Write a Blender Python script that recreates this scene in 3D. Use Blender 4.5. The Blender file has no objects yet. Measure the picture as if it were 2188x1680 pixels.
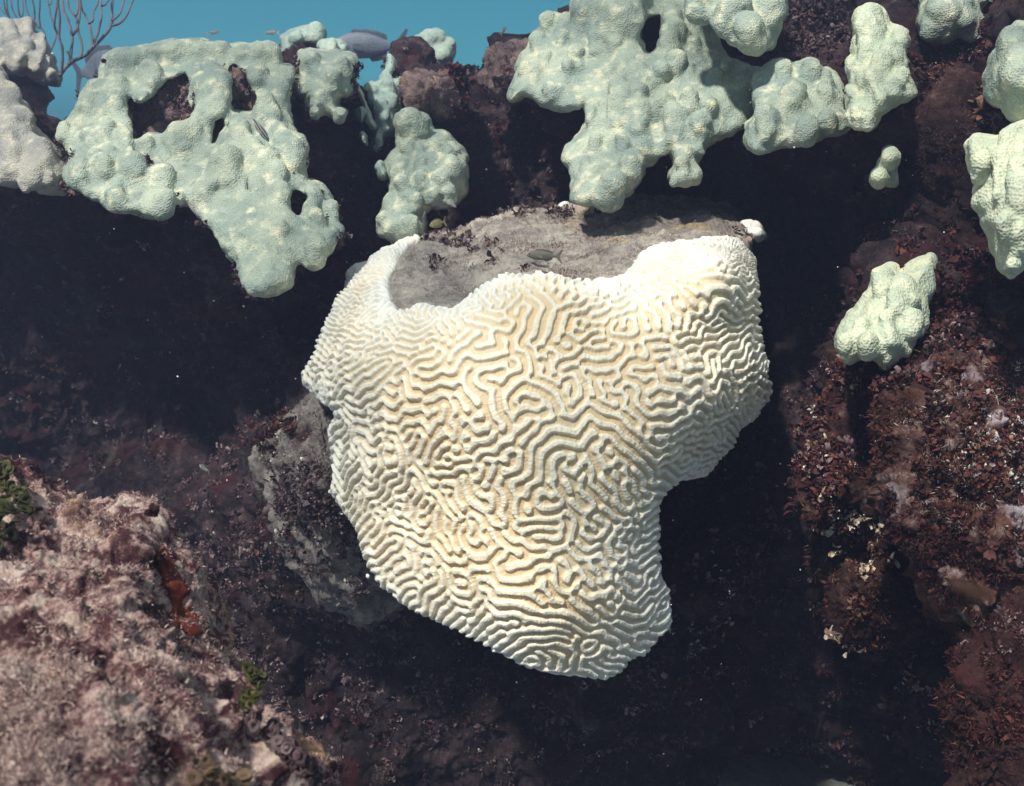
import bpy, math, random
import numpy as np
from mathutils import Vector
random.seed(7); RNG = np.random.default_rng(7)
R = math.radians
S = bpy.context.scene
COL = S.collection

# ------------------------------------------------------------------ camera
F = 2101.0                                   # focal length in pixels of a 2188 x 1680 frame
PITCH = R(18)
CAM = np.array([0.0, 0.0, 1.5])
FWD = np.array([0, math.cos(PITCH), -math.sin(PITCH)])
UP = np.array([0, math.sin(PITCH), math.cos(PITCH)])
cd = bpy.data.cameras.new("camera"); cam = bpy.data.objects.new("camera", cd); COL.objects.link(cam)
cam.location = CAM; cam.rotation_euler = (R(90) - PITCH, 0, 0)
cd.sensor_width = 36; cd.lens = 36 * F / 2188; cd.clip_start = 0.02; cd.clip_end = 200
cd.dof.use_dof = True; cd.dof.focus_distance = 1.62; cd.dof.aperture_fstop = 9
S.camera = cam

# ------------------------------------------------------------------ light
w = bpy.data.worlds.new("World"); S.world = w; w.use_nodes = True
nt = w.node_tree; nt.nodes.clear()
wo = nt.nodes.new("ShaderNodeOutputWorld"); bg = nt.nodes.new("ShaderNodeBackground")
tc = nt.nodes.new("ShaderNodeTexCoord"); sx = nt.nodes.new("ShaderNodeSeparateXYZ")
mr = nt.nodes.new("ShaderNodeMapRange"); mr.inputs[1].default_value = -1; mr.inputs[2].default_value = 1
cr = nt.nodes.new("ShaderNodeValToRGB")
nt.links.new(tc.outputs["Generated"], sx.inputs[0]); nt.links.new(sx.outputs[2], mr.inputs[0])
nt.links.new(mr.outputs[0], cr.inputs[0]); nt.links.new(cr.outputs[0], bg.inputs[0]); nt.links.new(bg.outputs[0], wo.inputs[0])
el = cr.color_ramp.elements
el[0].position = 0.0; el[0].color = (0.006, 0.008, 0.014, 1)
el[1].position = 1.0; el[1].color = (.80, .88, .90, 1)
for p, c in ((0.40, (0.012, 0.018, 0.032)), (0.47, (0.030, 0.120, 0.170)), (0.50, (0.040, 0.270, 0.325)), (0.55, (0.010, 0.200, 0.280)), (0.62, (0.11, 0.21, 0.26)), (0.80, (0.30, 0.36, 0.40))):
    e = el.new(p); e.color = (*c, 1)
bg.inputs[1].default_value = 1.0
sd = bpy.data.lights.new("sun", "SUN"); sun = bpy.data.objects.new("sun", sd); COL.objects.link(sun)
SUN = Vector((-0.33, -0.43, 0.84)).normalized()
sun.rotation_euler = SUN.to_track_quat('Z', 'Y').to_euler(); sun.location = (0, 0, 6)
sd.energy = 5.0; sd.angle = R(3.5); sd.color = (1.0, 0.95, 0.84)
S.view_settings.view_transform = 'Standard'; S.view_settings.look = 'None'; S.view_settings.gamma = 1
S.view_settings.exposure = 0.54
S.render.engine = 'CYCLES'
S.cycles.volume_bounces = 0; S.cycles.max_bounces = 6; S.cycles.transparent_max_bounces = 12
S.cycles.sample_clamp_indirect = 3.0

# ------------------------------------------------------------------ helpers
def pt(px, py, d):
    """world points for positions in the 2188 x 1680 frame at forward distance d (m)"""
    px, py, d = np.broadcast_arrays(np.asarray(px, float), np.asarray(py, float), np.asarray(d, float))
    a = (px - 1094) / F; b = (840 - py) / F
    return CAM + d[..., None] * (FWD + a[..., None] * np.array([1.0, 0, 0]) + b[..., None] * UP)

def to_px(P):
    q = P - CAM; d = q @ FWD
    return 1094 + F * q[..., 0] / d, 840 - F * (q @ UP) / d, d

_TAB = {}
def noise3(P, size, seed=0):
    """smooth value noise in [-1, 1]; size in metres"""
    t = _TAB.get(seed)
    if t is None:
        t = _TAB[seed] = np.random.default_rng(100 + seed).uniform(-1, 1, (32, 32, 32)).astype(np.float32)
    q = np.asarray(P) / size + 371.3 + seed * 3.7
    i = np.floor(q).astype(np.int64); f = (q - i).astype(np.float32); f = f * f * (3 - 2 * f)
    i &= 31; j = (i + 1) & 31
    x0, y0, z0 = i[..., 0], i[..., 1], i[..., 2]; x1, y1, z1 = j[..., 0], j[..., 1], j[..., 2]
    fx, fy, fz = f[..., 0], f[..., 1], f[..., 2]
    a = t[x0, y0, z0] * (1 - fx) + t[x1, y0, z0] * fx; b = t[x0, y1, z0] * (1 - fx) + t[x1, y1, z0] * fx
    c = t[x0, y0, z1] * (1 - fx) + t[x1, y0, z1] * fx; d = t[x0, y1, z1] * (1 - fx) + t[x1, y1, z1] * fx
    return (a * (1 - fy) + b * fy) * (1 - fz) + (c * (1 - fy) + d * fy) * fz

def fbm(P, octs, seed=0):
    r = 0
    for k, (size, amp) in enumerate(octs):
        r = r + amp * noise3(P, size, seed + k)
    return r

def link_mesh(name, V, Q, mat=None, parent=None, smooth=True, attrs=None):
    me = bpy.data.meshes.new(name)
    V = np.ascontiguousarray(V, dtype=np.float32); Q = np.ascontiguousarray(Q, dtype=np.int32)
    n, k = Q.shape
    me.vertices.add(len(V)); me.vertices.foreach_set("co", V.ravel())
    me.loops.add(n * k); me.loops.foreach_set("vertex_index", Q.ravel())
    me.polygons.add(n); me.polygons.foreach_set("loop_start", np.arange(0, n * k, k, dtype=np.int32))
    me.polygons.foreach_set("use_smooth", np.full(n, smooth))
    me.update(calc_edges=True); me.validate()
    for an, av in (attrs or {}).items():
        if av.ndim == 1:
            a = me.attributes.new(an, 'FLOAT', 'POINT'); a.data.foreach_set("value", av.astype(np.float32))
        else:
            a = me.attributes.new(an, 'FLOAT_COLOR', 'POINT'); c = np.ones((len(av), 4), np.float32); c[:, :3] = av
            a.data.foreach_set("color", c.ravel())
    if mat: me.materials.append(mat)
    o = bpy.data.objects.new(name, me); COL.objects.link(o)
    if parent: o.parent = parent; o.matrix_parent_inverse.identity()
    return o

def local(V, base):
    return np.asarray(V) - np.asarray(base)

def tag(o, label=None, cat=None, group=None, kind=None):
    if label: o["label"] = label
    if cat: o["category"] = cat
    if group: o["group"] = group
    if kind: o["kind"] = kind
    return o

def empty(name, loc):
    o = bpy.data.objects.new(name, None); o.empty_display_size = 0.05; COL.objects.link(o); o.location = [float(x) for x in loc]
    return o

def grid_quads(nr, nc, wrap=False):
    r = np.arange(nr - 1)[:, None]; c = np.arange(nc if wrap else nc - 1)[None, :]
    a = r * nc + c; b = r * nc + (c + 1) % nc
    return np.stack([a, b, b + nc, a + nc], -1).reshape(-1, 4)

def vnormals(V, Q):
    a = V[Q[:, 2]] - V[Q[:, 0]]; b = V[Q[:, 3]] - V[Q[:, 1]]
    n = np.cross(a, b); N = np.zeros_like(V)
    for k in range(4):
        for ax in range(3):
            N[:, ax] += np.bincount(Q[:, k], n[:, ax], len(V))
    return N / (np.linalg.norm(N, axis=1, keepdims=True) + 1e-12)

def poly_sdf(X, Y, P):
    """signed distance (negative inside) to polygon P on arrays X, Y"""
    P = np.asarray(P, float); d = np.full(X.shape, 1e9); ins = np.zeros(X.shape, bool)
    for (x0, y0), (x1, y1) in zip(P, np.roll(P, -1, 0)):
        ex, ey = x1 - x0, y1 - y0
        t = np.clip(((X - x0) * ex + (Y - y0) * ey) / (ex * ex + ey * ey + 1e-12), 0, 1)
        d = np.minimum(d, (X - x0 - t * ex) ** 2 + (Y - y0 - t * ey) ** 2)
        if y1 != y0:
            ins ^= ((y0 > Y) != (y1 > Y)) & (X < ex * (Y - y0) / ey + x0)
    return np.where(ins, -1, 1) * np.sqrt(d)

def chaikin(P, n=2):
    P = np.asarray(P, float)
    for _ in range(n):
        Q = np.roll(P, -1, 0); P = np.stack([P * .75 + Q * .25, P * .25 + Q * .75], 1).reshape(-1, 2)
    return P

def surface_nets(Fd):
    s = Fd < 0
    cnt = sum(s[a:s.shape[0] - 1 + a, b:s.shape[1] - 1 + b, c:s.shape[2] - 1 + c].astype(np.int8) for a in (0, 1) for b in (0, 1) for c in (0, 1))
    act = (cnt > 0) & (cnt < 8)
    idx = np.full(act.shape, -1, np.int64); ijk = np.argwhere(act); idx[act] = np.arange(len(ijk))
    V = np.zeros((len(ijk), 3)); C = np.zeros(len(ijk)); I, J, K = ijk.T
    for a in np.ndindex(2, 2, 2):
        for ax in range(3):
            if a[ax]: continue
            b = list(a); b[ax] = 1
            fa = Fd[I + a[0], J + a[1], K + a[2]]; fb = Fd[I + b[0], J + b[1], K + b[2]]
            m = (fa < 0) != (fb < 0); t = fa[m] / (fa[m] - fb[m])
            p = np.tile(np.array(a, float), (m.sum(), 1)); p[:, ax] += t
            V[m] += p; C[m] += 1
    V = ijk + V / C[:, None]
    quads = []
    for ax in range(3):
        sl0 = [slice(1, -1)] * 3; sl1 = [slice(1, -1)] * 3; sl0[ax] = slice(0, -1); sl1[ax] = slice(1, None)
        A = s[tuple(sl0)]; B = s[tuple(sl1)]
        e = np.argwhere(A != B); off = np.array([1, 1, 1]); off[ax] = 0; e = e + off
        o1, o2 = [(1, 2), (2, 0), (0, 1)][ax]
        d1 = np.zeros(3, int); d1[o1] = 1; d2 = np.zeros(3, int); d2[o2] = 1
        q = np.stack([idx[tuple((e - d1 - d2).T)], idx[tuple((e - d2).T)], idx[tuple(e.T)], idx[tuple((e - d1).T)]], 1)
        fl = ~s[tuple(e.T)]
        q[fl] = q[fl][:, ::-1]
        quads.append(q)
    Q = np.concatenate(quads); Q = Q[(Q >= 0).all(1)]
    return V, Q

# ------------------------------------------------------------------ materials
def new_mat(name):
    m = bpy.data.materials.new(name); m.use_nodes = True; t = m.node_tree
    return m, t, t.nodes["Principled BSDF"]
def N_(t, kind, **kw):
    n = t.nodes.new("ShaderNode" + kind)
    for k, v in kw.items():
        if k.startswith("i_"): n.inputs[k[2:].replace("_", " ")].default_value = v
        else: setattr(n, k, v)
    return n
def ramp(t, fac, stops):
    n = t.nodes.new("ShaderNodeValToRGB"); e = n.color_ramp.elements
    e[0].position = stops[0][0]; e[0].color = (*stops[0][1], 1); e[1].position = stops[-1][0]; e[1].color = (*stops[-1][1], 1)
    for p, c in stops[1:-1]:
        x = e.new(p); x.color = (*c, 1)
    t.links.new(fac, n.inputs[0]); return n.outputs[0]
def mix(t, fac, a, b, mode='MIX'):
    n = t.nodes.new("ShaderNodeMix"); n.data_type = 'RGBA'; n.blend_type = mode
    if isinstance(fac, (int, float)): n.inputs[0].default_value = fac
    else: t.links.new(fac, n.inputs[0])
    for k, v in ((6, a), (7, b)):
        if isinstance(v, tuple): n.inputs[k].default_value = (*v, 1)
        else: t.links.new(v, n.inputs[k])
    return n.outputs[2]
def coords(t):
    return N_(t, "TexCoord").outputs["Object"]
def nz(t, co, scale, detail=4, rough=.55, dist=0):
    n = N_(t, "TexNoise", i_Scale=scale, i_Detail=detail, i_Roughness=rough, i_Distortion=dist); t.links.new(co, n.inputs["Vector"]); return n.outputs[0]
def bump(t, b, h, dist, strength=1.0, prev=None):
    n = N_(t, "Bump", i_Distance=dist, i_Strength=strength); t.links.new(h, n.inputs["Height"])
    if prev is not None: t.links.new(prev, n.inputs["Normal"])
    t.links.new(n.outputs[0], b.inputs["Normal"]); return n.outputs[0]

def coral_mat(name, c1, c2, c3, cell=260, bumpd=.0022, sss=0.0):
    m, t, b = new_mat(name); co = coords(t)
    wn = N_(t, "TexNoise", i_Scale=30.0, i_Detail=2.0); t.links.new(co, wn.inputs["Vector"])
    vo = N_(t, "TexVoronoi", feature='SMOOTH_F1', i_Scale=float(cell), i_Smoothness=.35, i_Randomness=.8)
    ad = N_(t, "VectorMath", operation='MULTIPLY_ADD'); t.links.new(wn.outputs["Color"], ad.inputs[0]); ad.inputs[1].default_value = (.004, .004, .004); t.links.new(co, ad.inputs[2])
    t.links.new(ad.outputs[0], vo.inputs["Vector"])
    big = nz(t, co, 9, 3); mid = nz(t, co, 34, 4)
    col = mix(t, ramp(t, big, [(.38, (0, 0, 0)), (.62, (1, 1, 1))]), c1, c2)
    col = mix(t, ramp(t, mid, [(.52, (0, 0, 0)), (.72, (1, 1, 1))]), col, c3)
    dus = nz(t, co, 15, 5, .6, .4); col = mix(t, ramp(t, dus, [(.58, (0, 0, 0)), (.74, (.75, .75, .75))]), col, tuple(.62 * v for v in c1))
    pit = ramp(t, vo.outputs["Distance"], [(.12, (.84, .84, .80)), (.55, (1, 1, 1))])
    col = mix(t, 1.0, col, pit, 'MULTIPLY')
    t.links.new(col, b.inputs["Base Color"]); b.inputs["Roughness"].default_value = .75; b.inputs["Specular IOR Level"].default_value = .25
    n1 = bump(t, b, mid, .003, .5); bump(t, b, vo.outputs["Distance"], bumpd, 1.0, n1)
    if sss: b.inputs["Subsurface Weight"].default_value = sss; b.inputs["Subsurface Radius"].default_value = (.012, .010, .007); b.inputs["Subsurface Scale"].default_value = 1.0
    return m
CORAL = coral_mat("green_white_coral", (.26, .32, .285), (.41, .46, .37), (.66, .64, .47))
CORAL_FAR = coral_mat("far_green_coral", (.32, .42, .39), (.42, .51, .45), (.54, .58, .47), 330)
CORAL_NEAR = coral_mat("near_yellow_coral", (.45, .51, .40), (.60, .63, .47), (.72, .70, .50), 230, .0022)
CORAL_TAN = coral_mat("tan_grey_coral", (.27, .27, .26), (.40, .38, .33), (.55, .50, .40), 240)
CORAL_WHITE = coral_mat("white_coral", (.80, .80, .76), (.86, .85, .80), (.86, .84, .74), 300, .001)

def rock_mat(name, stops, scale=14, patch=None, patch2=None, bd=.010, rough=.95):
    m, t, b = new_mat(name); co = coords(t)
    n1 = nz(t, co, scale, 8, .68); n2 = nz(t, co, scale * 5.5, 6, .7); n3 = nz(t, co, scale * 20, 4, .7)
    a = N_(t, "Math", operation='MULTIPLY_ADD'); t.links.new(n2, a.inputs[0]); a.inputs[1].default_value = .55; t.links.new(n1, a.inputs[2])
    a2 = N_(t, "Math", operation='MULTIPLY_ADD'); t.links.new(n3, a2.inputs[0]); a2.inputs[1].default_value = .35; t.links.new(a.outputs[0], a2.inputs[2])
    mp = N_(t, "MapRange", i_From_Min=.62, i_From_Max=1.28); t.links.new(a2.outputs[0], mp.inputs[0])
    col = ramp(t, mp.outputs[0], stops)
    for k, pp in enumerate((patch, patch2)):
        if pp:
            c, sc, lo, hi = pp
            of = N_(t, "Mapping"); of.inputs["Location"].default_value = (3.1 * k + 1, 2, 5); t.links.new(co, of.inputs[0])
            pn = nz(t, of.outputs[0], sc, 5, .6, .3)
            col = mix(t, ramp(t, pn, [(lo, (0, 0, 0)), (hi, (1, 1, 1))]), col, c)
    t.links.new(col, b.inputs["Base Color"]); b.inputs["Roughness"].default_value = rough; b.inputs["Specular IOR Level"].default_value = .15
    q = bump(t, b, n1, bd * 2, .8); q = bump(t, b, n2, bd, .9, q); bump(t, b, n3, bd * .35, 1, q)
    return m
ROCK_DARK = rock_mat("dark_reef_rock", [(.0, (.007, .0045, .006)), (.42, (.026, .017, .021)), (.66, (.066, .043, .047)), (1, (.21, .15, .14))], 12, ((.055, .018, .020), 4.5, .54, .64), ((.065, .060, .066), 5, .60, .75))
ROCK_TURF = rock_mat("grey_turf_rock", [(.0, (.08, .07, .068)), (.38, (.22, .195, .18)), (.60, (.37, .33, .29)), (1, (.60, .55, .48))], 10, ((.42, .30, .16), 6, .58, .70), ((.24, .16, .20), 7, .60, .74), .006)
ROCK_PINK = rock_mat("pink_encrusted_rock", [(.0, (.025, .010, .014)), (.40, (.13, .055, .062)), (.54, (.52, .34, .31)), (.70, (.82, .66, .57)), (1, (.95, .85, .76))], 24, ((.065, .020, .026), 13, .55, .61), ((.56, .36, .20), 9, .60, .72), .009)
ROCK_ORANGE = rock_mat("orange_encrusted_rock", [(.0, (.03, .012, .012)), (.42, (.065, .030, .027)), (.62, (.16, .085, .070)), (1, (.62, .50, .48))], 11, ((.17, .065, .038), 5, .56, .68), ((.60, .50, .55), 6, .57, .66), .010)
ROCK_MAROON = rock_mat("maroon_rock", [(.0, (.010, .006, .007)), (.45, (.036, .016, .016)), (.70, (.085, .042, .038)), (1, (.28, .20, .17))], 12, ((.085, .026, .024), 6, .58, .70), ((.15, .13, .13), 6, .60, .72), .010)
ROCK_BROWN = rock_mat("brown_turf_rock", [(.0, (.07, .05, .055)), (.42, (.17, .12, .12)), (.66, (.30, .21, .17)), (1, (.52, .40, .30))], 11, ((.14, .09, .12), 5, .52, .66), None, .008)
ROCK_GREY = rock_mat("grey_sand_rock", [(.0, (.08, .06, .06)), (.42, (.20, .17, .165)), (.66, (.36, .31, .28)), (1, (.60, .54, .47))], 12, ((.07, .035, .04), 8, .56, .68), None, .008)
SPONGE = rock_mat("orange_red_sponge", [(.0, (.05, .010, .008)), (.45, (.16, .028, .016)), (.7,(.32,.06,.025)), (1, (.50, .14, .06))], 30, None, None, .006)

def tint_mat(name, rough=.7, trans=.0, spec=.2):
    m, t, b = new_mat(name); a = N_(t, "Attribute", attribute_name="tint")
    co = coords(t); n = nz(t, co, 160, 3)
    col = mix(t, 1.0, a.outputs[0], ramp(t, n, [(.3, (.7, .7, .7)), (.7, (1.15, 1.15, 1.15))]), 'MULTIPLY')
    t.links.new(col, b.inputs["Base Color"]); b.inputs["Roughness"].default_value = rough; b.inputs["Specular IOR Level"].default_value = spec
    return m
LEAF = tint_mat("algae_leaf")
FUZZ = tint_mat("turf_filament", .9, 0, .1)

# ------------------------------------------------------------------ lumpy encrusting corals (smooth-union fields, meshed)
def T(s, ox, oy):
    return lambda P: [(ox + s * p[0], oy + s * p[1]) + ((s * p[2],) if len(p) == 3 else ()) + ((ox + s * p[2], oy + s * p[3], s * p[4]) if len(p) == 5 else ()) for p in P]
Z1 = T(.396, 0, 0); Z2 = T(.396, 700.2, 0); Z3 = T(.396, 1400.3, 0); Z4 = T(.18233, 0, 0); Z5 = T(.36467, 1487.8, 525.1); ZD = T(1, 0, 0)
FLUFF_SRC = {}

def smin(a, b, k):
    h = np.clip(.5 + .5 * (b - a) / k, 0, 1)
    return b * (1 - h) + a * h - k * h * (1 - h)

def coral(name, label, slabs, lobes, depth, mat, group=None, h=.004, cuts=(), rnd=None, seed=0, warp=.016, cat="coral", push=-.0, kk=.38, lump=.0068, puff=.055, ek=.34, ep=.55):
    """slabs: (outline, front, back, rounding[, depth offset]); lobes: (x,y,r) or (x,y,x2,y2,r); depth: (d, x_ref, y_ref, ddx, ddy)"""
    d0, xr, yr, gx, gy = depth
    sd_ = lambda x, y: d0 + gx * (x - xr) + gy * (y - yr)
    allp = np.array([p[:2] for s_ in slabs for p in s_[0]])
    lo = allp.min(0); hi = allp.max(0)
    m = d0 / F
    X0, X1 = (lo[0] * m - .03), (hi[0] * m + .03); Y0, Y1 = (lo[1] * m - .03), (hi[1] * m + .03)
    cs = [sd_(x, y) for x in (lo[0], hi[0]) for y in (lo[1], hi[1])]
    fr = max(s_[1] for s_ in slabs); bk = max(s_[2] for s_ in slabs)
    rmax = max([q[-1] * m for q in lobes] + [0])
    Z0, Z1_ = min(cs) - fr - rmax * 1.3 - .03, max(cs) + bk + .04
    xs = np.arange(X0, X1, h); ys = np.arange(Y0, Y1, h); zs = np.arange(Z0, Z1_, h)
    X, Y = np.meshgrid(xs, ys, indexing='ij')
    P3 = np.stack([X, Y, np.full_like(X, seed * 1.37)], -1)
    wob = fbm(P3, ((.17, warp * 1.5), (.09, warp * 1.1), (.045, warp * .5)), 11 + seed)
    pm = chaikin(np.array([(p[0] * m, p[1] * m) for p in slabs[0][0]]), 2); dm = poly_sdf(X, Y, pm); sz = min(np.sqrt(np.ptp(pm[:, 0]) * np.ptp(pm[:, 1])) * .3, .07)
    Sf = sd_(X / m, Y / m) + wob - puff * (1 - np.exp(np.minimum(dm, 0) / sz)) + puff * .45
    Zb = zs[None, None, :]
    f = None
    for s_ in slabs:
        pg = np.array([(p[0] * m, p[1] * m) for p in s_[0]])
        d2 = poly_sdf(X, Y, chaikin(pg, 2)) + .0060 * noise3(P3, .034, 3 + seed) + .0038 * noise3(P3, .014, 5 + seed)
        fo, bo, r = s_[1], s_[2], s_[3]; off = s_[4] if len(s_) > 4 else 0
        c = Sf + off + (bo - fo) / 2; hh = (bo + fo) / 2
        a = d2[..., None] + r; b = np.abs(Zb - c[..., None]) - hh + r
        g = np.sqrt(np.maximum(a, 0) ** 2 + np.maximum(b, 0) ** 2) + np.minimum(np.maximum(a, b), 0) - r
        f = g if f is None else smin(f, g, .015)
    f = f.astype(np.float32)
    front = max(s_[1] for s_ in slabs) if len(slabs) == 1 else slabs[0][1]
    L = list(lobes); nex = len(L)
    if rnd:
        n, r0, r1 = rnd; rg = np.random.default_rng(500 + seed); tries = 0
        pp = np.array([p[:2] for p in slabs[0][0]]); hs = [np.array(c_) for c_ in cuts]
        while n and tries < 4000:
            tries += 1
            x, y = rg.uniform(lo, hi); r = rg.uniform(r0, r1)
            dd = poly_sdf(np.array([x]), np.array([y]), pp)[0]
            if dd > -r * .8: continue
            if any(poly_sdf(np.array([x]), np.array([y]), c_)[0] < r for c_ in hs): continue
            L.append((x, y, x + rg.uniform(-.4, .4) * r, y + rg.uniform(.5, 1.8) * r, r)); n -= 1
    for qi, q in enumerate(L):
        if len(q) == 3: x1, y1, r = q; x2, y2 = x1, y1 + .9 * r
        else: x1, y1, x2, y2, r = q
        r *= m * (1.08 if qi < nex else 1)
        def c3(x, y, p=push):
            i = min(max(int((x * m - X0) / h), 0), len(xs) - 1); j = min(max(int((y * m - Y0) / h), 0), len(ys) - 1)
            return np.array([x * m, y * m, Sf[i, j] - front + p * r])
        ex = qi < nex; x1 = x1 + .3 * q[-1] * math.sin(qi * 2.4); A = c3(x1, y1, push - (ep if ex else .0)); B = c3(x2, y2, push + (.15 if ex else .35)); k = (ek if ex else .6) * r + .003
        mn = np.minimum(A, B) - r - 2 * k; mx = np.maximum(A, B) + r + 2 * k
        sl = [slice(max(int((mn[a] - o_) / h), 0), max(int((mx[a] - o_) / h) + 1, 1)) for a, o_ in enumerate((X0, Y0, Z0))]
        gx_, gy_, gz_ = np.meshgrid(xs[sl[0]], ys[sl[1]], zs[sl[2]], indexing='ij')
        if gx_.size == 0: continue
        ab = B - A; tt = np.clip(((gx_ - A[0]) * ab[0] + (gy_ - A[1]) * ab[1] + (gz_ - A[2]) * ab[2]) / (ab @ ab + 1e-12), 0, 1)
        g = np.sqrt((gx_ - A[0] - tt * ab[0]) ** 2 + (gy_ - A[1] - tt * ab[1]) ** 2 + (gz_ - A[2] - tt * ab[2]) ** 2) - r
        f[tuple(sl)] = smin(f[tuple(sl)], g, k)
    for c_ in cuts:
        d2 = poly_sdf(X, Y, chaikin(np.array([(p[0] * m, p[1] * m) for p in c_]), 2)) + .007 * noise3(P3, .035, 5) + .004 * noise3(P3, .013, 6)
        k = .016; a = -d2[..., None].astype(np.float32) * np.ones_like(f)
        hcl = np.clip(.5 - .5 * (a - f) / k, 0, 1); f = a * (1 - hcl) + f * hcl + k * hcl * (1 - hcl)
    # lumpy relief
    f[0], f[-1] = 1, 1; f[:, 0], f[:, -1] = 1, 1; f[:, :, 0], f[:, :, -1] = 1, 1
    V, Q = surface_nets(f)
    px = (X0 + V[:, 0] * h) / m; py = (Y0 + V[:, 1] * h) / m; d = Z0 + V[:, 2] * h
    W = pt(px, py, d)
    Nn = vnormals(W, Q)
    # orientation: outward
    ctr = W.mean(0)
    if (Nn[d < np.quantile(d, .2)] @ FWD).mean() > 0: Q = Q[:, ::-1]; Nn = -Nn
    W = W + Nn * (fbm(W, ((.05, lump), (.02, lump * .45), (.009, lump * .22)), 20 + seed))[:, None]
    base = pt((lo[0] + hi[0]) / 2, hi[1], d0)
    o = link_mesh(name, local(W, base), Q, mat); o.location = base
    tag(o, label, cat, group)
    FLUFF_SRC[label] = (W, Nn)
    return o

# ------------------------------------------------------------------ boulders (closed star-shaped bodies)
ROCKS = {}
def boulder(name, label, outline, centre, dmid, front, back, mat, amp=1.0, res=2.6, seed=0, parent=None, cat="rock", tilt=(0, 0), kind=None, octs=None, sq=.5):
    P = chaikin(outline, 2); cx, cy = centre
    ang = np.arctan2(P[:, 1] - cy, P[:, 0] - cx); rad = np.hypot(P[:, 0] - cx, P[:, 1] - cy)
    o_ = np.argsort(ang); ang, rad = ang[o_], rad[o_]
    ang = np.r_[ang[-1] - 2 * math.pi, ang, ang[0] + 2 * math.pi]; rad = np.r_[rad[-1], rad, rad[0]]
    nth = int(2 * math.pi * rad.mean() / res); nr = int(rad.mean() * 1.35 / res); nb = max(nr // 4, 8)
    th = np.linspace(-math.pi, math.pi, nth, endpoint=False); Rr = np.interp(th, ang, rad)
    phi = np.r_[np.linspace(.012, math.pi / 2, nr), np.linspace(math.pi / 2, math.pi - .02, nb)[1:]]
    PH, TH = np.meshgrid(phi, th, indexing='ij')
    s_ = np.sin(PH); c_ = np.cos(PH)
    cc = np.sign(c_) * np.abs(c_) ** (sq * 2)
    rr = s_ * Rr[None, :]
    x = cx + rr * np.cos(TH); y = cy + rr * np.sin(TH)
    d = dmid - np.where(c_ > 0, front, back) * cc + tilt[0] * (x - cx) + tilt[1] * (y - cy)
    V = pt(x, y, d).reshape(-1, 3); Q = grid_quads(len(phi), nth, True)
    Nn = vnormals(V, Q)
    if (Nn[:nth * 5] @ FWD).mean() > 0: Q = Q[:, ::-1]; Nn = -Nn
    octs = octs or ((.16, .030), (.07, .022), (.03, .016), (.013, .0095), (.006, .0045))
    dis = fbm(V, octs, 40 + seed) * amp - amp * .045 * np.clip(noise3(V, .042, 31) - .30, 0, 1) - amp * .03 * np.clip(noise3(V, .020, 32) - .35, 0, 1)
    V = V + Nn * dis[:, None]
    base = pt(cx, max(p[1] for p in outline), dmid)
    ob = link_mesh(name, local(V, base), Q, mat, parent); ob.location = base
    if not parent: tag(ob, label, cat, None, kind)
    N2 = vnormals(V, Q); ROCKS[name + str(seed)] = (V, N2)
    return ob

# ------------------------------------------------------------------ reef wall and sea bed
def rbf(pts, smooth=.02):
    A = np.array(pts, float); x = A[:, :2] / 500; z = A[:, 2]
    D = np.linalg.norm(x[:, None] - x[None], axis=2); K = np.sqrt(D ** 2 + .02)
    n = len(x); M = np.block([[K + 0 * np.eye(n), np.ones((n, 1))], [np.ones((1, n)), np.zeros((1, 1))]])
    wts = np.linalg.solve(M, np.r_[z, 0])
    def fn(px, py):
        sh = px.shape; q = np.stack([px.ravel(), py.ravel()], 1) / 500; out = np.full(len(q), wts[-1])
        for i in range(n): out += wts[i] * np.sqrt(((q - x[i]) ** 2).sum(1) + .02)
        return out.reshape(sh)
    return fn

WALL = [(-350, 1750, 2.6), (-300, 700, 2.7), (-200, 400, 2.45), (0, 430, 2.42), (200, 440, 2.36), (400, 470, 2.30), (560, 640, 2.28), (300, 300, 2.48), (480, 200, 2.62), (330, 120, 2.66), (600, 300, 2.55),
        (100, 560, 2.78), (100, 750, 2.85), (300, 620, 2.72), (300, 900, 2.95), (50, 1000, 3.05), (450, 900, 3.0), (600, 760, 2.62), (700, 560, 2.62), (740, 300, 2.72), (850, 250, 2.85), (950, 300, 2.85), (1100, 300, 2.75), (1050, 450, 2.85),
        (1000, 180, 2.95), (1100, 120, 2.85), (1150, 130, 2.48), (1300, 300, 2.36), (1300, 100, 2.46), (1500, 100, 2.36), (1450, 250, 2.30), (1450, 500, 2.9), (1700, 240, 2.14), (1720, 70, 2.36), (1900, 200, 1.98), (1850, 40, 2.25), (2050, 60, 2.35),
        (1960, 330, 2.0), (2188, 50, 1.95), (2188, 300, 1.72), (1650, 420, 2.65), (1720, 520, 2.72), (1850, 400, 2.15), (1750, 620, 2.6), (1900, 650, 1.78), (2050, 600, 1.85), (2250, 600, 1.75), (1720, 900, 2.35), (1700, 1200, 2.2),
        (1900, 1000, 1.78), (1850, 1180, 1.85), (2000, 1150, 1.72), (2060, 1280, 1.68), (1960, 1400, 1.95), (1800, 1450, 2.45), (1900, 1700, 2.55), (2060, 1480, 1.8), (2300, 1200, 1.7), (1500, 1200, 2.2), (1500, 1500, 2.3), (1600, 1620, 2.7), (1300, 1500, 2.3), (1000, 1450, 2.38), (1000, 1750, 2.4),
        (700, 1500, 2.4), (700, 1200, 2.12), (620, 950, 2.15), (520, 1050, 2.3), (430, 1200, 2.5), (600, 1300, 2.22), (400, 1500, 2.85), (1100, 900, 2.35), (1300, 600, 2.7), (2600, 800, 1.6), (2600, 1700, 1.7), (2600, 0, 1.9)]
wall_d = rbf(WALL)
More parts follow.
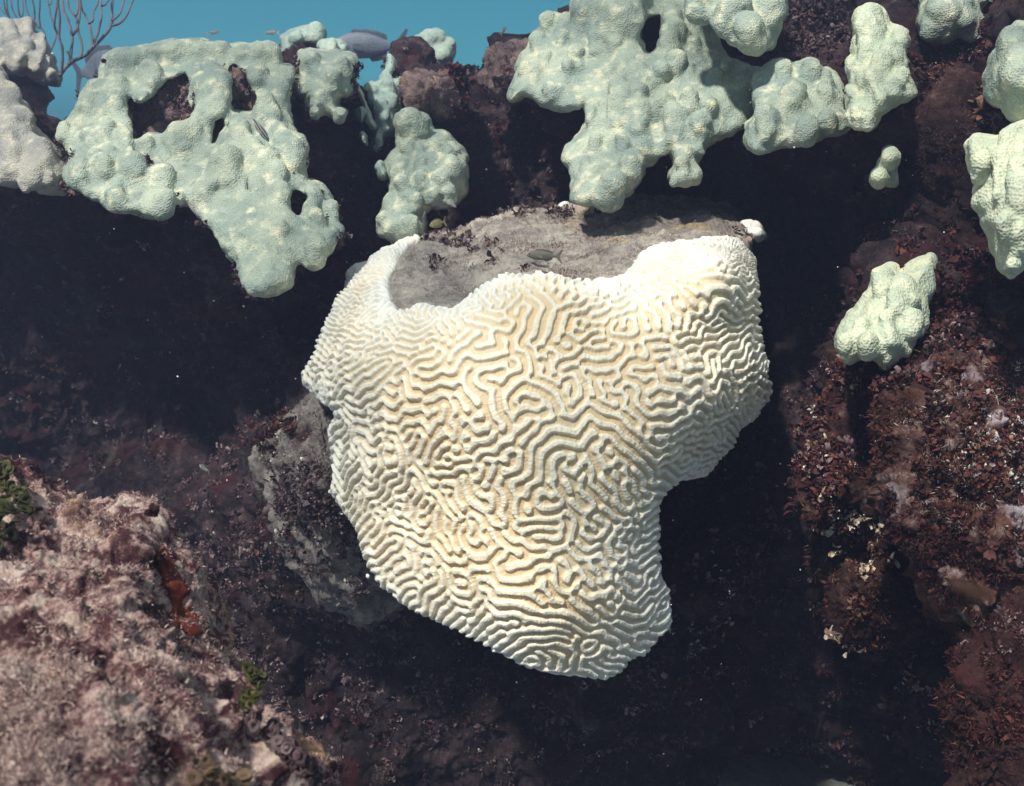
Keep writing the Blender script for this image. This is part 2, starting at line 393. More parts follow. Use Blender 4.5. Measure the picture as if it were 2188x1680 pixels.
SIL = np.array([(-420, 130), (0, 215), (100, 330), (150, 335), (205, 260), (262, 170), (300, 120), (480, 112), (590, 112), (625, 98), (690, 100), (735, 125), (770, 235), (800, 262), (832, 190), (852, 105), (880, 108), (905, 150), (950, 165),
                (1000, 172), (1045, 160), (1068, 118), (1110, 100), (1150, 85), (1195, 40), (1250, -30), (1400, -80), (1800, -120), (2660, -160)], float)
def build_wall():
    xs = np.arange(-420, 2660, 3.2); top = np.interp(xs, SIL[:, 0], SIL[:, 1])
    nr = 560; v = np.linspace(0, 1, nr)[:, None]
    PX = np.broadcast_to(xs[None], (nr, len(xs))); PY = 1900 + (top[None] - 1900) * v
    D = wall_d(PX, PY)
    edge = np.clip((PY - top[None]) / 60, 0, 1); D = D + .10 * (1 - np.sqrt(1 - (1 - edge) ** 2))
    W = pt(PX, PY, D)
    nb = 60; back = []
    for k in range(1, nb + 1):
        a = k / nb; q = W[-1] + np.array([0, 1.0, 0]) * (2.6 * a ** 1.5)[None] if False else W[-1] + np.array([0, 2.6 * a ** 1.5, -.9 * a ** 2.5 - .02 * min(k, 4)])
        back.append(q)
    W = np.concatenate([W, np.array(back)], 0); nR = W.shape[0]
    V = W.reshape(-1, 3); Q = grid_quads(nR, len(xs)); Nn = vnormals(V, Q)
    if (Nn[:5000] @ FWD).mean() > 0: Q = Q[:, ::-1]; Nn = -Nn
    dis = fbm(V, ((.30, .055), (.13, .040), (.055, .030), (.024, .016), (.011, .007)), 60)
    V = V + Nn * dis[:, None]
    base = np.array([0, 2.4, 0.0])
    o = link_mesh("reef_wall", local(V, base), Q, ROCK_DARK); o.location = base; tag(o, kind="structure")
    ROCKS["wall"] = (V, vnormals(V, Q))
build_wall()

def build_bed():
    n = 200; g = np.linspace(-1, 1, n); g = np.sign(g) * np.abs(g) ** 2.2 * 11.5
    X, Y = np.meshgrid(g, g + 0.0, indexing='ij'); V = np.stack([X, Y, np.zeros_like(X)], -1).reshape(-1, 3)
    V[:, 2] = fbm(V, ((2.5, .16), (.8, .06), (.25, .02)), 80) - .25
    m = rock_mat("sea_bed_sand", [(.0, (.05, .06, .06)), (.5, (.14, .15, .14)), (1, (.30, .30, .26))], 3)
    o = link_mesh("seabed", V, grid_quads(n, n), m); tag(o, kind="structure")
build_bed()

# ------------------------------------------------------------------ the brain coral (grooved hero)
LIVE = [(884, 511), (900, 512), (893, 523), (872, 532), (858, 545), (856, 560), (845, 575), (838, 592), (833, 610), (836, 628), (841, 650), (849, 668), (862, 672), (880, 664), (902, 658), (935, 660), (960, 666), (985, 658), (1006, 640), (1030, 622),
        (1055, 604), (1080, 594), (1110, 591), (1140, 592), (1170, 590), (1190, 595), (1215, 605), (1245, 607), (1280, 606), (1305, 604), (1330, 597), (1350, 582), (1360, 566), (1372, 548), (1392, 535), (1420, 527), (1450, 525), (1480, 521), (1505, 514),
        (1535, 511), (1565, 515), (1590, 530), (1603, 545), (1612, 570), (1610, 600), (1617, 640), (1615, 690), (1622, 730), (1630, 770), (1634, 810), (1641, 838), (1632, 862), (1612, 884), (1600, 900), (1578, 915), (1566, 940), (1545, 960), (1520, 990),
        (1502, 1014), (1480, 1022), (1450, 1022), (1432, 1036), (1415, 1050), (1406, 1075), (1402, 1110), (1398, 1150), (1402, 1190), (1398, 1215), (1412, 1240), (1425, 1275), (1428, 1305), (1424, 1345), (1405, 1362), (1385, 1380), (1370, 1395), (1345, 1402),
        (1330, 1425), (1312, 1440), (1280, 1446), (1240, 1443), (1205, 1438), (1160, 1430), (1120, 1412), (1080, 1392), (1040, 1372), (1000, 1352), (960, 1330), (915, 1315), (880, 1300), (850, 1272), (820, 1248), (800, 1225), (785, 1190), (775, 1150),
        (760, 1115), (748, 1095), (722, 1068), (710, 1048), (722, 1010), (720, 985), (708, 940), (706, 910), (722, 885), (712, 868), (690, 860), (672, 838), (651, 820), (655, 795), (672, 765), (688, 730), (702, 690), (715, 660), (735, 630), (752, 600),
        (778, 575), (800, 555), (825, 535), (855, 522)]
HEAD = [(1150, 900, 1.46), (1000, 900, 1.475), (1300, 900, 1.49), (1100, 1100, 1.48), (950, 1080, 1.55), (1250, 1150, 1.50), (1100, 1300, 1.50), (1230, 1430, 1.585), (1000, 1340, 1.59), (880, 1280, 1.64), (800, 1150, 1.68), (850, 1050, 1.62), (760, 1000, 1.70),
        (720, 1050, 1.80), (715, 930, 1.82), (850, 850, 1.58), (760, 850, 1.68), (690, 830, 1.82), (650, 815, 1.96), (700, 720, 1.90), (760, 720, 1.76), (820, 740, 1.66), (780, 600, 1.93), (830, 545, 2.05), (895, 515, 2.16), (845, 640, 1.76), (850, 680, 1.70),
        (950, 700, 1.57), (1100, 700, 1.515), (1000, 652, 1.60), (1120, 597, 1.66), (1250, 608, 1.64), (1250, 700, 1.54), (1340, 595, 1.69), (1400, 650, 1.58), (1500, 700, 1.63), (1440, 560, 1.74), (1530, 520, 1.84), (1600, 560, 1.89), (1570, 680, 1.70), (1610, 700, 1.77),
        (1500, 850, 1.56), (1590, 820, 1.70), (1636, 840, 1.84), (1570, 920, 1.74), (1450, 950, 1.565), (1495, 1005, 1.70), (1400, 1050, 1.575), (1340, 1100, 1.525), (1398, 1180, 1.62), (1330, 1250, 1.54), (1420, 1300, 1.66), (1330, 1400, 1.60),
        (900, 640, 1.74), (900, 580, 1.90), (950, 540, 2.03), (1000, 600, 1.80), (1050, 500, 2.10), (1100, 560, 1.84), (1150, 520, 1.96), (1250, 560, 1.80), (1200, 450, 2.33), (1300, 500, 2.02), (1330, 425, 2.46), (1400, 480, 2.12), (1420, 415, 2.50), (1500, 430, 2.42),
        (1500, 480, 2.16), (1580, 470, 2.32), (1620, 500, 2.45), (1000, 480, 2.3), (880, 510, 2.25)]
head_raw = rbf(HEAD)
def gblur(A, s):
    ky = np.fft.fftfreq(A.shape[0])[:, None]; kx = np.fft.rfftfreq(A.shape[1])[None, :]
    return np.fft.irfft2(np.fft.rfft2(A) * np.exp(-2 * (math.pi * s) ** 2 * (kx ** 2 + ky ** 2)), A.shape)
_hx = np.arange(480, 1822, 3.0); _hy = np.arange(300, 1622, 3.0)
_HD = gblur(np.pad(head_raw(*np.meshgrid(_hx, _hy)), 60, 'edge'), 11)[60:-60, 60:-60]
def head_d(px, py):
    fx = (px - 480) / 3; fy = (py - 300) / 3; i = fx.astype(int); j = fy.astype(int); a = fx - i; b = fy - j
    return (_HD[j, i] * (1 - a) + _HD[j, i + 1] * a) * (1 - b) + (_HD[j + 1, i] * (1 - a) + _HD[j + 1, i + 1] * a) * b

def turing(n, m, period, ori, wgt, iters=11, seed=3):
    """labyrinth of ridges: iterated ring filter with a local orientation bias"""
    rg = np.random.default_rng(seed); u = rg.standard_normal((n, m))
    ky = np.fft.fftfreq(n)[:, None]; kx = np.fft.rfftfreq(m)[None, :]
    k = np.sqrt(kx ** 2 + ky ** 2); ph = np.arctan2(ky, kx); k0 = 1 / period
    K = np.exp(-((k - k0) / (.42 * k0)) ** 2)
    C = K * np.cos(2 * ph); Sn = K * np.sin(2 * ph)
    wc = wgt * np.cos(2 * (ori + math.pi / 2)); ws = wgt * np.sin(2 * (ori + math.pi / 2))
    for i in range(iters):
        U = np.fft.rfft2(u)
        v = np.fft.irfft2(U * K, (n, m)) + wc * np.fft.irfft2(U * C, (n, m)) + ws * np.fft.irfft2(U * Sn, (n, m))
        u = np.tanh(3.2 * v / (v.std() + 1e-9) * .55)
    return np.fft.irfft2(np.fft.rfft2(u) * np.exp(-(k / (3.2 * k0)) ** 2), (n, m))

def gblur(A, s):
    ky = np.fft.fftfreq(A.shape[0])[:, None]; kx = np.fft.rfftfreq(A.shape[1])[None, :]
    return np.fft.irfft2(np.fft.rfft2(A) * np.exp(-2 * (math.pi * s) ** 2 * (kx ** 2 + ky ** 2)), A.shape)

def build_brain():
    base = pt(1150, 1440, 1.8); root = empty("brain_coral", base)
    tag(root, "large cream white brain coral with winding ridges, flat dead top", "brain coral")
    st = 1.5; x0, x1, y0, y1 = 630, 1664, 490, 1468
    xs = np.arange(x0, x1, st); ys = np.arange(y0, y1, st); PX, PY = np.meshgrid(xs, ys)
    D = head_d(PX, PY); sdp = poly_sdf(PX, PY, chaikin(LIVE, 1))
    wig = 5.0 * noise3(np.stack([PX, PY, PX * 0], -1), 22, 2) + 2.5 * noise3(np.stack([PX, PY, PX * 0], -1), 9, 4)
    sdw = sdp + wig * 1.0
    # unrolled coordinates in millimetres
    W0 = pt(PX, PY, D)
    du = np.linalg.norm(np.diff(W0, axis=1), axis=2) * 1000; dv = np.linalg.norm(np.diff(W0, axis=0), axis=2) * 1000
    u = np.c_[np.zeros(len(ys)), np.cumsum(du, 1)]; v = np.r_[np.zeros((1, len(xs))), np.cumsum(dv, 0)]
    ic = np.argmin(abs(xs - 1150)); jc = np.argmin(abs(ys - 900)); u -= u[:, ic:ic + 1]; v -= v[jc:jc + 1]
    u = gblur(np.pad(u, 40, 'edge'), 9)[40:-40, 40:-40]; v = gblur(np.pad(v, 40, 'edge'), 9)[40:-40, 40:-40]
    cell = 1.25; ub, vb = u.min() - 5, v.min() - 5
    m = int((u.max() - ub) / cell) + 12; n = int((v.max() - vb) / cell) + 12
    # orientation field: ridges meet the margin square on, run level in the middle
    sm = gblur(np.pad(sdp, 60, 'edge'), 6)[60:-60, 60:-60]; gy, gx = np.gradient(sm); ang = np.arctan2(gy, gx)
    wm = np.exp(-np.abs(sdp) / 36.0) * .20
    P2 = np.stack([PX, PY, PX * 0], -1)
    ca = .10 * (.4 + noise3(P2, 150, 6)); a0 = .55 * noise3(P2, 260, 7) - .08
    cx_ = wm * np.cos(2 * ang) + ca * np.cos(2 * a0); sy_ = wm * np.sin(2 * ang) + ca * np.sin(2 * a0)
    iu = ((u - ub) / cell).astype(int).clip(0, m - 1); iv = ((v - vb) / cell).astype(int).clip(0, n - 1)
    acc = np.zeros((3, n, m)); fl = iv * m + iu
    for k, a in enumerate((cx_, sy_, np.ones_like(cx_))): acc[k] = np.bincount(fl.ravel(), a.ravel(), n * m).reshape(n, m)
    B = [gblur(a, 4) for a in acc]; den = np.maximum(B[2], 1e-3); cxg = B[0] / den; syg = B[1] / den
    ori = .5 * np.arctan2(syg, cxg); wgt = np.clip(np.hypot(cxg, syg), 0, .7)
    per = 16.9
    Tt = turing(n, m, per / cell, ori, wgt)
    Tt = Tt / np.abs(Tt).max()
    wx = 3.0 * noise3(P2, 50, 12) + 1.7 * noise3(P2, 27, 13); wy = 4.2 * noise3(P2, 50, 14) + 2.2 * noise3(P2, 27, 15)
    fu = (u + wx - ub) / cell; fv = (v + wy - vb) / cell; i0 = fu.astype(int).clip(0, m - 2); j0 = fv.astype(int).clip(0, n - 2); a = fu - i0; b = fv - j0
    t = (Tt[j0, i0] * (1 - a) + Tt[j0, i0 + 1] * a) * (1 - b) + (Tt[j0 + 1, i0] * (1 - a) + Tt[j0 + 1, i0 + 1] * a) * b
    s_ = np.clip((t + .52) / 1.20, 0, 1); prof = s_ * s_ * (3 - 2 * s_); prof = prof ** .85
    # edge roll: tissue thickens over the rim and curls back
    e = np.clip(-sdw / 22, 0, 1); roll = np.sqrt(1 - (1 - e) ** 2)
    gyt, gxt = np.gradient(t); gm = np.hypot(gxt, gyt) + 1e-6; gxt, gyt = gxt / gm, gyt / gm
    wn = np.random.default_rng(8).standard_normal(t.shape); lic = np.zeros_like(wn); ii, jj = np.meshgrid(np.arange(t.shape[0]), np.arange(t.shape[1]), indexing='ij')
    for k in range(-4, 5): lic += wn[(ii + gyt * k).round().astype(int).clip(0, t.shape[0] - 1), (jj + gxt * k).round().astype(int).clip(0, t.shape[1] - 1)] / 9
    hgt = prof * .0061 * (.02 + .98 * roll) * (1 + .28 * noise3(W0, .035, 44)) + .0011 * lic + .014 * roll + .0012 * noise3(W0, .012, 9) * prof
    out = sdw > 0
    d = D + .000 + np.where(out, .012 + np.minimum(sdw, 12) * .0022, 0)
    V0 = W0.reshape(-1, 3); Qa = grid_quads(len(ys), len(xs)); Nn = vnormals(V0, Qa)
    if (Nn @ FWD).mean() > 0: Nn = -Nn
    V = V0 + Nn * hgt.reshape(-1, 1)
    V = V + ((d - D).reshape(-1, 1)) * FWD
    if np.dot(np.cross(V0[Qa[0, 2]] - V0[Qa[0, 0]], V0[Qa[0, 3]] - V0[Qa[0, 1]]), FWD) > 0: Qa = Qa[:, ::-1]
    keep = (sdw.ravel() < 9)[Qa].all(1); Qk = Qa[keep]
    used = np.unique(Qk); mp = -np.ones(len(V), int); mp[used] = np.arange(len(used))
    mm, tt, bb = new_mat("brain_coral_tissue"); at = N_(tt, "Attribute", attribute_name="ridge"); co = coords(tt)
    big = nz(tt, co, 5, 3); mid = nz(tt, co, 60, 4)
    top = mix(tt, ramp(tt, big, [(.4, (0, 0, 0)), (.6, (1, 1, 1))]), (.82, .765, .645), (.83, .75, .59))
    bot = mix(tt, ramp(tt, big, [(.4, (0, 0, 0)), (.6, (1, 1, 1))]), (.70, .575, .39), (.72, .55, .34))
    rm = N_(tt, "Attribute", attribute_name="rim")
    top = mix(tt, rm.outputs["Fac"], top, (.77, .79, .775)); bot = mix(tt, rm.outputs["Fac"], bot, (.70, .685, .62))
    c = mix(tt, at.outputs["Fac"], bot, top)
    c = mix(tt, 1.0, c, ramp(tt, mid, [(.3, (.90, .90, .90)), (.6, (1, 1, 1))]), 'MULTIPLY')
    tt.links.new(c, bb.inputs["Base Color"]); bb.inputs["Roughness"].default_value = .6; bb.inputs["Specular IOR Level"].default_value = .2
    bb.inputs["Subsurface Weight"].default_value = .25; bb.inputs["Subsurface Radius"].default_value = (.006, .004, .0025); bb.inputs["Subsurface Scale"].default_value = 1
    fine = nz(tt, co, 420, 3, .6); q = bump(tt, bb, mid, .0015, .5); bump(tt, bb, fine, .0008, .8, q)
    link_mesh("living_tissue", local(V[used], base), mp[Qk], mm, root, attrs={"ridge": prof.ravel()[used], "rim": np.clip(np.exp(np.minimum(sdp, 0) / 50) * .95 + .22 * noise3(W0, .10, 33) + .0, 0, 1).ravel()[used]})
    # dead plateau + body: one closed boulder whose front follows the head just beneath the tissue
    st = 2.4; OUT = [(868, 512), (920, 500), (960, 490), (1010, 478), (1060, 462), (1110, 448), (1170, 440), (1220, 436), (1260, 428), (1310, 420), (1370, 413), (1430, 413), (1490, 418), (1540, 428), (1570, 440), (1590, 455), (1592, 480), (1602, 520), (1610, 600), (1600, 660), (1540, 720), (1300, 730), (1000, 760), (850, 780), (770, 760), (740, 700), (770, 630), (800, 585)]
    OUT = [(x, y - (8 if y < 480 else 0)) for x, y in OUT]; OUT = chaikin(OUT, 2); xs = np.arange(640, 1650, st); ys = np.arange(395, 1450, st); PX, PY = np.meshgrid(xs, ys)
    sd2 = poly_sdf(PX, PY, OUT); wv = 4 * noise3(np.stack([PX, PY, PX * 0], -1), 14, 8); sd3 = sd2 + wv
    D = head_d(PX, PY)
    e = np.clip(-sd3 / 26, 0, 1); fall = 1 - np.sqrt(1 - (1 - e) ** 2)
    W0 = pt(PX, PY, D); V0 = W0.reshape(-1, 3); Qa = grid_quads(len(ys), len(xs)); Nn = vnormals(V0, Qa)
    if (Nn @ FWD).mean() > 0: Nn = -Nn
    dead = np.clip(poly_sdf(PX, PY, chaikin(LIVE, 1)) / 10, -1, 1).ravel(); on = np.clip(dead * .5 + .5, 0, 1)
    rough = fbm(V0, ((.14, .016), (.06, .011), (.025, .007), (.011, .0045), (.005, .002)), 70) * (.12 + .88 * on)
    V = V0 + Nn * rough[:, None] - np.array([0, 0, 1.0]) * (fall.ravel() * .014 + np.clip(sd3.ravel(), 0, 14) * .009)[:, None]
    V = V + FWD * (.004 + (1 - on[:, None]) * .002 + np.clip(sd3.ravel(), 0, 14)[:, None] * .012)
    # hollow at the back of the plateau
    hol = np.exp(-(((PX - 1232) / 62) ** 2 + ((PY - 458) / 14) ** 2)).ravel(); V = V - np.array([0, 0, .05]) * hol[:, None]
    if np.dot(np.cross(V0[Qa[0, 2]] - V0[Qa[0, 0]], V0[Qa[0, 3]] - V0[Qa[0, 1]]), FWD) > 0: Qa = Qa[:, ::-1]
    keep = (sd3.ravel() < 12)[Qa].all(1); Qk = Qa[keep]; used = np.unique(Qk); mp = -np.ones(len(V), int); mp[used] = np.arange(len(used))
    link_mesh("dead_top", local(V[used], base), mp[Qk], ROCK_TURF, root)
    N2 = vnormals(V, Qa); vis = on > .9; ROCKS["plateau"] = (V[vis & (sd3.ravel() < 0)], N2[vis & (sd3.ravel() < 0)])
    # dark body behind, joining the head to the reef
    P = [(800, 690), (1000, 690), (1300, 650), (1500, 640), (1570, 700), (1580, 780), (1520, 880), (1410, 980), (1340, 1080), (1340, 1200), (1340, 1280), (1270, 1340), (1150, 1340), (970, 1260), (860, 1180), (810, 1060), (780, 900), (750, 780), (780, 660)]
    boulder("underside", None, P, (1120, 900), 2.12, .24, .42, ROCK_DARK, .7, 5, 21, root)
    bpy.data.objects["underside"].location = local(pt(1120, 1370, 2.08), base)
build_brain()

# ------------------------------------------------------------------ green-white corals
GR = "lumpy bleached green corals encrusting the reef"
A_OUT = Z1([(330,960),(345,900),(390,860),(340,750),(330,690),(350,650),(400,600),(440,570),(435,510),(480,450),(530,430),(530,380),(550,300),(700,260),(880,235),(900,222),(1000,212),(1150,217),(1215,250),(1232,250),(1300,235),(1440,228),(1500,250),(1510,330),(1560,370),(1565,430),(1555,520),(1575,620),(1590,710),(1640,740),(1670,790),(1650,870),(1645,960),(1700,970),(1760,1010),(1790,1060),(1820,1130),(1825,1200),(1850,1240),(1820,1340),(1770,1390),(1690,1425),(1620,1410),(1590,1440),(1590,1530),(1530,1575),(1440,1590),(1340,1575),(1300,1530),(1270,1420),(1190,1350),(1160,1300),(1150,1230),(1060,1160),(1000,1095),(930,1140),(880,1170),(820,1175),(740,1155),(640,1145),(590,1140),(560,1100),(490,1060),(440,1030),(380,1000)])
A_CUT = [Z1([(900,440),(960,420),(1010,370),(1025,440),(1030,560),(1035,650),(930,665),(870,700),(790,705),(750,760),(705,770),(690,690),(700,600),(690,540),(740,560),(800,540)]), Z1([(1250,355),(1300,360),(1330,400),(1365,480),(1375,560),(1370,620),(1240,620),(1250,560),(1265,450)]), Z1([(1140,640),(1215,630),(1205,700),(1180,770),(1140,780),(1125,720)]),
         Z1([(1325,955),(1365,955),(1383,1060),(1350,1063),(1308,1020)]), Z1([(1575,1015),(1635,1035),(1640,1150),(1590,1160),(1565,1080)])]
A_LOB = Z1([(1140,375,55),(1075,430,55),(1215,430,52),(1140,480,1140,640,100),(960,720,960,800,75),(680,735,48),(680,820,42),(790,765,42),(1290,690,1290,800,62),(1490,715,52),(1580,790,1560,880,85),(1190,860,80),(720,880,62),(880,940,60),(560,690,50),(495,730,48),(470,530,62),(505,475,45),(350,690,40),(1370,400,62),(1430,560,78),(1500,470,62),(1535,385,45),(1530,1030,55),(1670,1060,58),(1790,1120,40),(1370,780,50),(1440,840,55),(640,1040,50),(880,1080,60),(1700,1330,70),(1720,1170,45),
            (620,330,900,290,70),(950,290,1180,280,62),(600,470,600,600,66),(1300,290,1450,290,60),(1250,920,55),(1480,930,50),(430,900,55),(560,880,55),(1100,1000,60),(650,450,55),(800,400,70),(770,530,40),(1040,700,60)])
coral("mustard_hill_coral", "big green-white lumpy coral with dark hollows, left of the brain coral", [(A_OUT, .022, .13, .024)], A_LOB, (2.16, 420, 350, .00002, -.0011), CORAL, GR, .0042, A_CUT, (34, 7, 15), 1, ek=.50, ep=.42)
coral("mustard_hill_coral", "square flat-topped pale green coral block beside the big left coral", [(Z1([(1600,360),(1610,290),(1640,270),(1760,265),(1880,280),(1925,310),(1920,400),(1905,500),(1880,540),(1840,520),(1810,560),(1870,590),(1875,620),(1820,650),(1780,640),(1750,600),(1710,635),(1650,620),(1640,580),(1650,540),(1600,520),(1610,450)]), .075, .22, .035)],
      Z1([(1800,400,1800,470,34),(1660,330,40),(1860,350,40),(1830,610,30),(1700,600,28)]), (2.52, 700, 170, 0, -.0008), CORAL, GR, .004, (), (5, 8, 14), 2, .008)
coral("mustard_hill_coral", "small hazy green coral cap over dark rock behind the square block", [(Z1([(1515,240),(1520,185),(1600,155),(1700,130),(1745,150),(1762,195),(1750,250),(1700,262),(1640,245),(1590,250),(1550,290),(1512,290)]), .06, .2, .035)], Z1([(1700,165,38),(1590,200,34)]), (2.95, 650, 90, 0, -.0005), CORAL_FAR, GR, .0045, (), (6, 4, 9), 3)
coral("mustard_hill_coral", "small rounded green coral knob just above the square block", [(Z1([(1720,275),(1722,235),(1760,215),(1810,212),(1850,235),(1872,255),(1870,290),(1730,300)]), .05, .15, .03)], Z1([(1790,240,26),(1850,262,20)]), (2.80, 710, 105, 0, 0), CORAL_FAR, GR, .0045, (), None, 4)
coral("mustard_hill_coral", "thin ragged green coral strip climbing the dark rock below the grey fish's tail", [(Z2([(325,290),(355,300),(368,380),(345,405),(380,425),(430,400),(430,420),(395,500),(390,590),(372,640),(365,725),(320,740),(300,800),(270,830),(240,800),(250,720),(265,660),(240,600),(215,540),(205,490),(225,460),(270,450),(285,400),(320,380)]), .035, .14, .025)],
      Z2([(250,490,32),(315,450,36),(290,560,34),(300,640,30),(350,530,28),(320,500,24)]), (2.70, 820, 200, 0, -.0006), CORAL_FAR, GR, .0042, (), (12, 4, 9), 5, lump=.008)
coral("mustard_hill_coral", "upright green coral with knobbly right side, above the tip of the brain coral's left arm", [(Z2([(365,640),(380,600),(440,590),(510,605),(545,650),(555,700),(640,725),(720,790),(755,840),(755,950),(745,1030),(700,1090),(620,1120),(530,1135),(510,1170),(530,1230),(520,1290),(450,1310),(370,1325),(300,1300),(260,1260),(260,1170),(310,1080),(340,1000),(315,900),(320,860),(375,810),(370,740)]), .05, .16, .04)],
      Z2([(445,650,470,700,74),(500,650,45),(435,790,30),(490,870,38),(580,800,52),(570,850,30),(640,900,55),(510,950,46),(610,960,50),(460,1080,46),(650,820,35),(690,900,40),(660,1030,40),(450,1200,45),(560,1040,40),(420,980,40)]), (2.36, 900, 380, 0, -.0007), CORAL, GR, .004, (), (10, 7, 13), 6, lump=.007)
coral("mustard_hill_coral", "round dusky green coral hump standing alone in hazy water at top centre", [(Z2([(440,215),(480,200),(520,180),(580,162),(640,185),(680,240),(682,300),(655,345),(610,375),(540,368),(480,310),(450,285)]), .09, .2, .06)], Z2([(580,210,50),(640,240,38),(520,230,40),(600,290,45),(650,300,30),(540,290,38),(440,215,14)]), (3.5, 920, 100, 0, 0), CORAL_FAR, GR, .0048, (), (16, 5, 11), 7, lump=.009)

G_OUT = [(1086,218),(1090,190),(1100,170),(1108,139),(1118,112),(1131,103),(1134,75),(1147,63),(1159,61),(1157,40),(1171,24),(1191,22),(1219,26),(1223,4),(1230,-40),(1400,-70),(1500,-50),(1520,20),(1535,75),(1550,110),(1575,131),(1600,140),(1630,152),(1640,200),(1625,240),(1612,250),(1590,273),(1550,289),(1519,301),(1507,333),(1487,344),(1488,360),(1495,372),(1493,390),(1468,398),(1436,394),(1424,380),(1432,364),(1440,358),(1434,337),(1424,317),(1401,345),(1377,350),(1369,352),(1373,380),(1357,396),(1338,416),(1294,434),(1231,438),(1217,432),(1219,404),(1225,384),(1215,356),(1201,345),(1211,317),(1227,289),(1246,269),(1248,246),(1244,226),(1239,234),(1211,238),(1191,232),(1159,224),(1136,206),(1120,204),(1100,216),(1093,220)]
G_CUT = [[(1270,224),(1286,222),(1287,246)], [(1376,36),(1409,28),(1417,42),(1413,79),(1409,108),(1389,122),(1368,117),(1371,79)]]
G_LOB = [(1171,42,18),(1205,44,17),(1153,84,19),(1200,84,12),(1232,64,1232,90,12),(1230,15,14),(1117,142,13),(1142,152,13),(1163,122,14),(1230,112,14),(1276,78,1276,110,14),(1312,92,13),(1219,140,14),(1262,20,36),(1312,25,46),(1358,45,30),(1330,-15,50),(1262,236,1262,262,14),(1324,178,21),(1322,205,1324,262,26),(1368,195,19),(1365,232,1365,275,26),(1411,218,1411,245,24),(1330,298,1330,318,14),
         (1468,205,1476,228,19),(1447,242,1446,292,25),(1500,262,24),(1432,30,22),(1446,58,24),(1490,18,28),(1486,90,14),(1430,80,24),(1440,130,20),(1555,140,14),(1275,300,15),(1345,345,26),(1180,190,16),(1410,150,18),(1530,165,18),(1520,225,18),(1300,390,30),(1460,350,14)]
coral("mustard_hill_coral", "very large green coral covered in upright finger-like knobs, above the brain coral's dead top", [(G_OUT, .022, .13, .024)], G_LOB, (2.20, 1330, 220, -.0001, -.0008), CORAL, GR, .0044, G_CUT, (34, 7, 14), 8, lump=.007, ek=.30, ep=.62)
coral("mustard_hill_coral", "smooth green coral tongue hanging at the top edge, right of the finger-knobbed coral", [([(1558,79),(1557,92),(1571,105),(1614,115),(1646,107),(1668,79),(1676,40),(1681,20),(1676,-10),(1672,-60),(1470,-60),(1500,20),(1540,60)], .024, .14, .024)], [(1500,-10,35),(1560,10,35),(1610,60,30),(1640,10,30)], (2.05, 1600, 60, 0, -.0008), CORAL, GR, .0044, (), (5, 9, 18), 9)
coral("mustard_hill_coral", "broad scalloped green coral shelf overhanging the dark cave, upper right", [([(1612,240),(1610,190),(1618,160),(1630,146),(1653,133),(1673,127),(1693,137),(1709,131),(1733,124),(1748,135),(1753,149),(1768,145),(1790,154),(1802,174),(1812,198),(1822,277),(1772,289),(1741,305),(1685,313),(1653,321),(1618,331),(1594,317),(1591,289),(1594,269)], .024, .14, .024)],
      [(1673,150,18),(1730,145,20),(1770,162,15),(1692,200,25),(1640,250,26),(1765,195,18),(1720,270,24),(1775,250,20)], (2.02, 1700, 230, 0, -.0009), CORAL, GR, .0040, (), (5, 9, 16), 10)
coral("mustard_hill_coral", "tall bright green-white coral column with knobs, upper right", [(Z3([(1070,60),(1110,35),(1200,30),(1250,90),(1260,130),(1340,150),(1365,190),(1355,280),(1360,400),(1380,470),(1400,520),(1330,550),(1250,590),(1200,640),(1180,700),(1100,730),(1050,690),(1025,640),(1030,540),(1045,430),(1020,360),(1030,320),(1070,300),(1080,240),(1070,150)]), .024, .14, .024)],
      Z3([(1160,100,1155,260,76),(1320,190,40),(1280,265,50),(1210,330,58),(1055,345,30),(1125,430,38),(1280,450,50),(1200,425,55),(1210,520,50),(1090,600,34),(1060,480,34),(1320,400,34),(1150,640,40)]), (1.86, 1880, 150, 0, -.0009), CORAL_NEAR, GR, .0036, (), (5, 8, 14), 11)
coral("mustard_hill_coral", "small hourglass-shaped green coral alone on the dark wall, right", [(Z3([(1215,830),(1250,795),(1290,800),(1322,830),(1315,880),(1288,910),(1290,960),(1310,1000),(1270,1008),(1240,985),(1190,1000),(1160,960),(1165,920),(1200,890)]), .025, .18, .02)], Z3([(1265,845,42),(1205,945,34)]), (1.84, 1890, 355, 0, 0), CORAL_NEAR, GR, .0030, (), (8, 2.5, 5), 12, .006)
coral("mustard_hill_coral", "broad green coral cushion at the top edge behind dark red algae, right corner", [(Z3([(1405,120),(1430,50),(1450,-10),(1470,-60),(1800,-60),(1890,20),(1880,50),(1790,45),(1800,80),(1845,120),(1840,160),(1780,150),(1700,160),(1560,200),(1530,245),(1460,240),(1425,200),(1420,160)]), .06, .2, .05)], Z3([(1560,60,90),(1480,130,50),(1690,110,60),(1650,20,70),(1840,10,34)]), (2.18, 2030, 40, 0, -.0006), CORAL, GR, .0042, (), (4, 10, 16), 13)
coral("mustard_hill_coral", "smooth green coral mound cut by the right edge, upper one of two", [(Z3([(1760,500),(1790,380),(1830,280),(1880,200),(1940,130),(2000,100),(2200,80),(2280,300),(2250,560),(1990,590),(1900,570),(1800,555)]), .075, .2, .06)], Z3([(1950,250,110),(1870,420,80),(2050,400,150),(1960,480,60)]), (1.70, 2140, 140, -.0004, -.0006), CORAL, GR, .004, (), (4, 10, 18), 14)
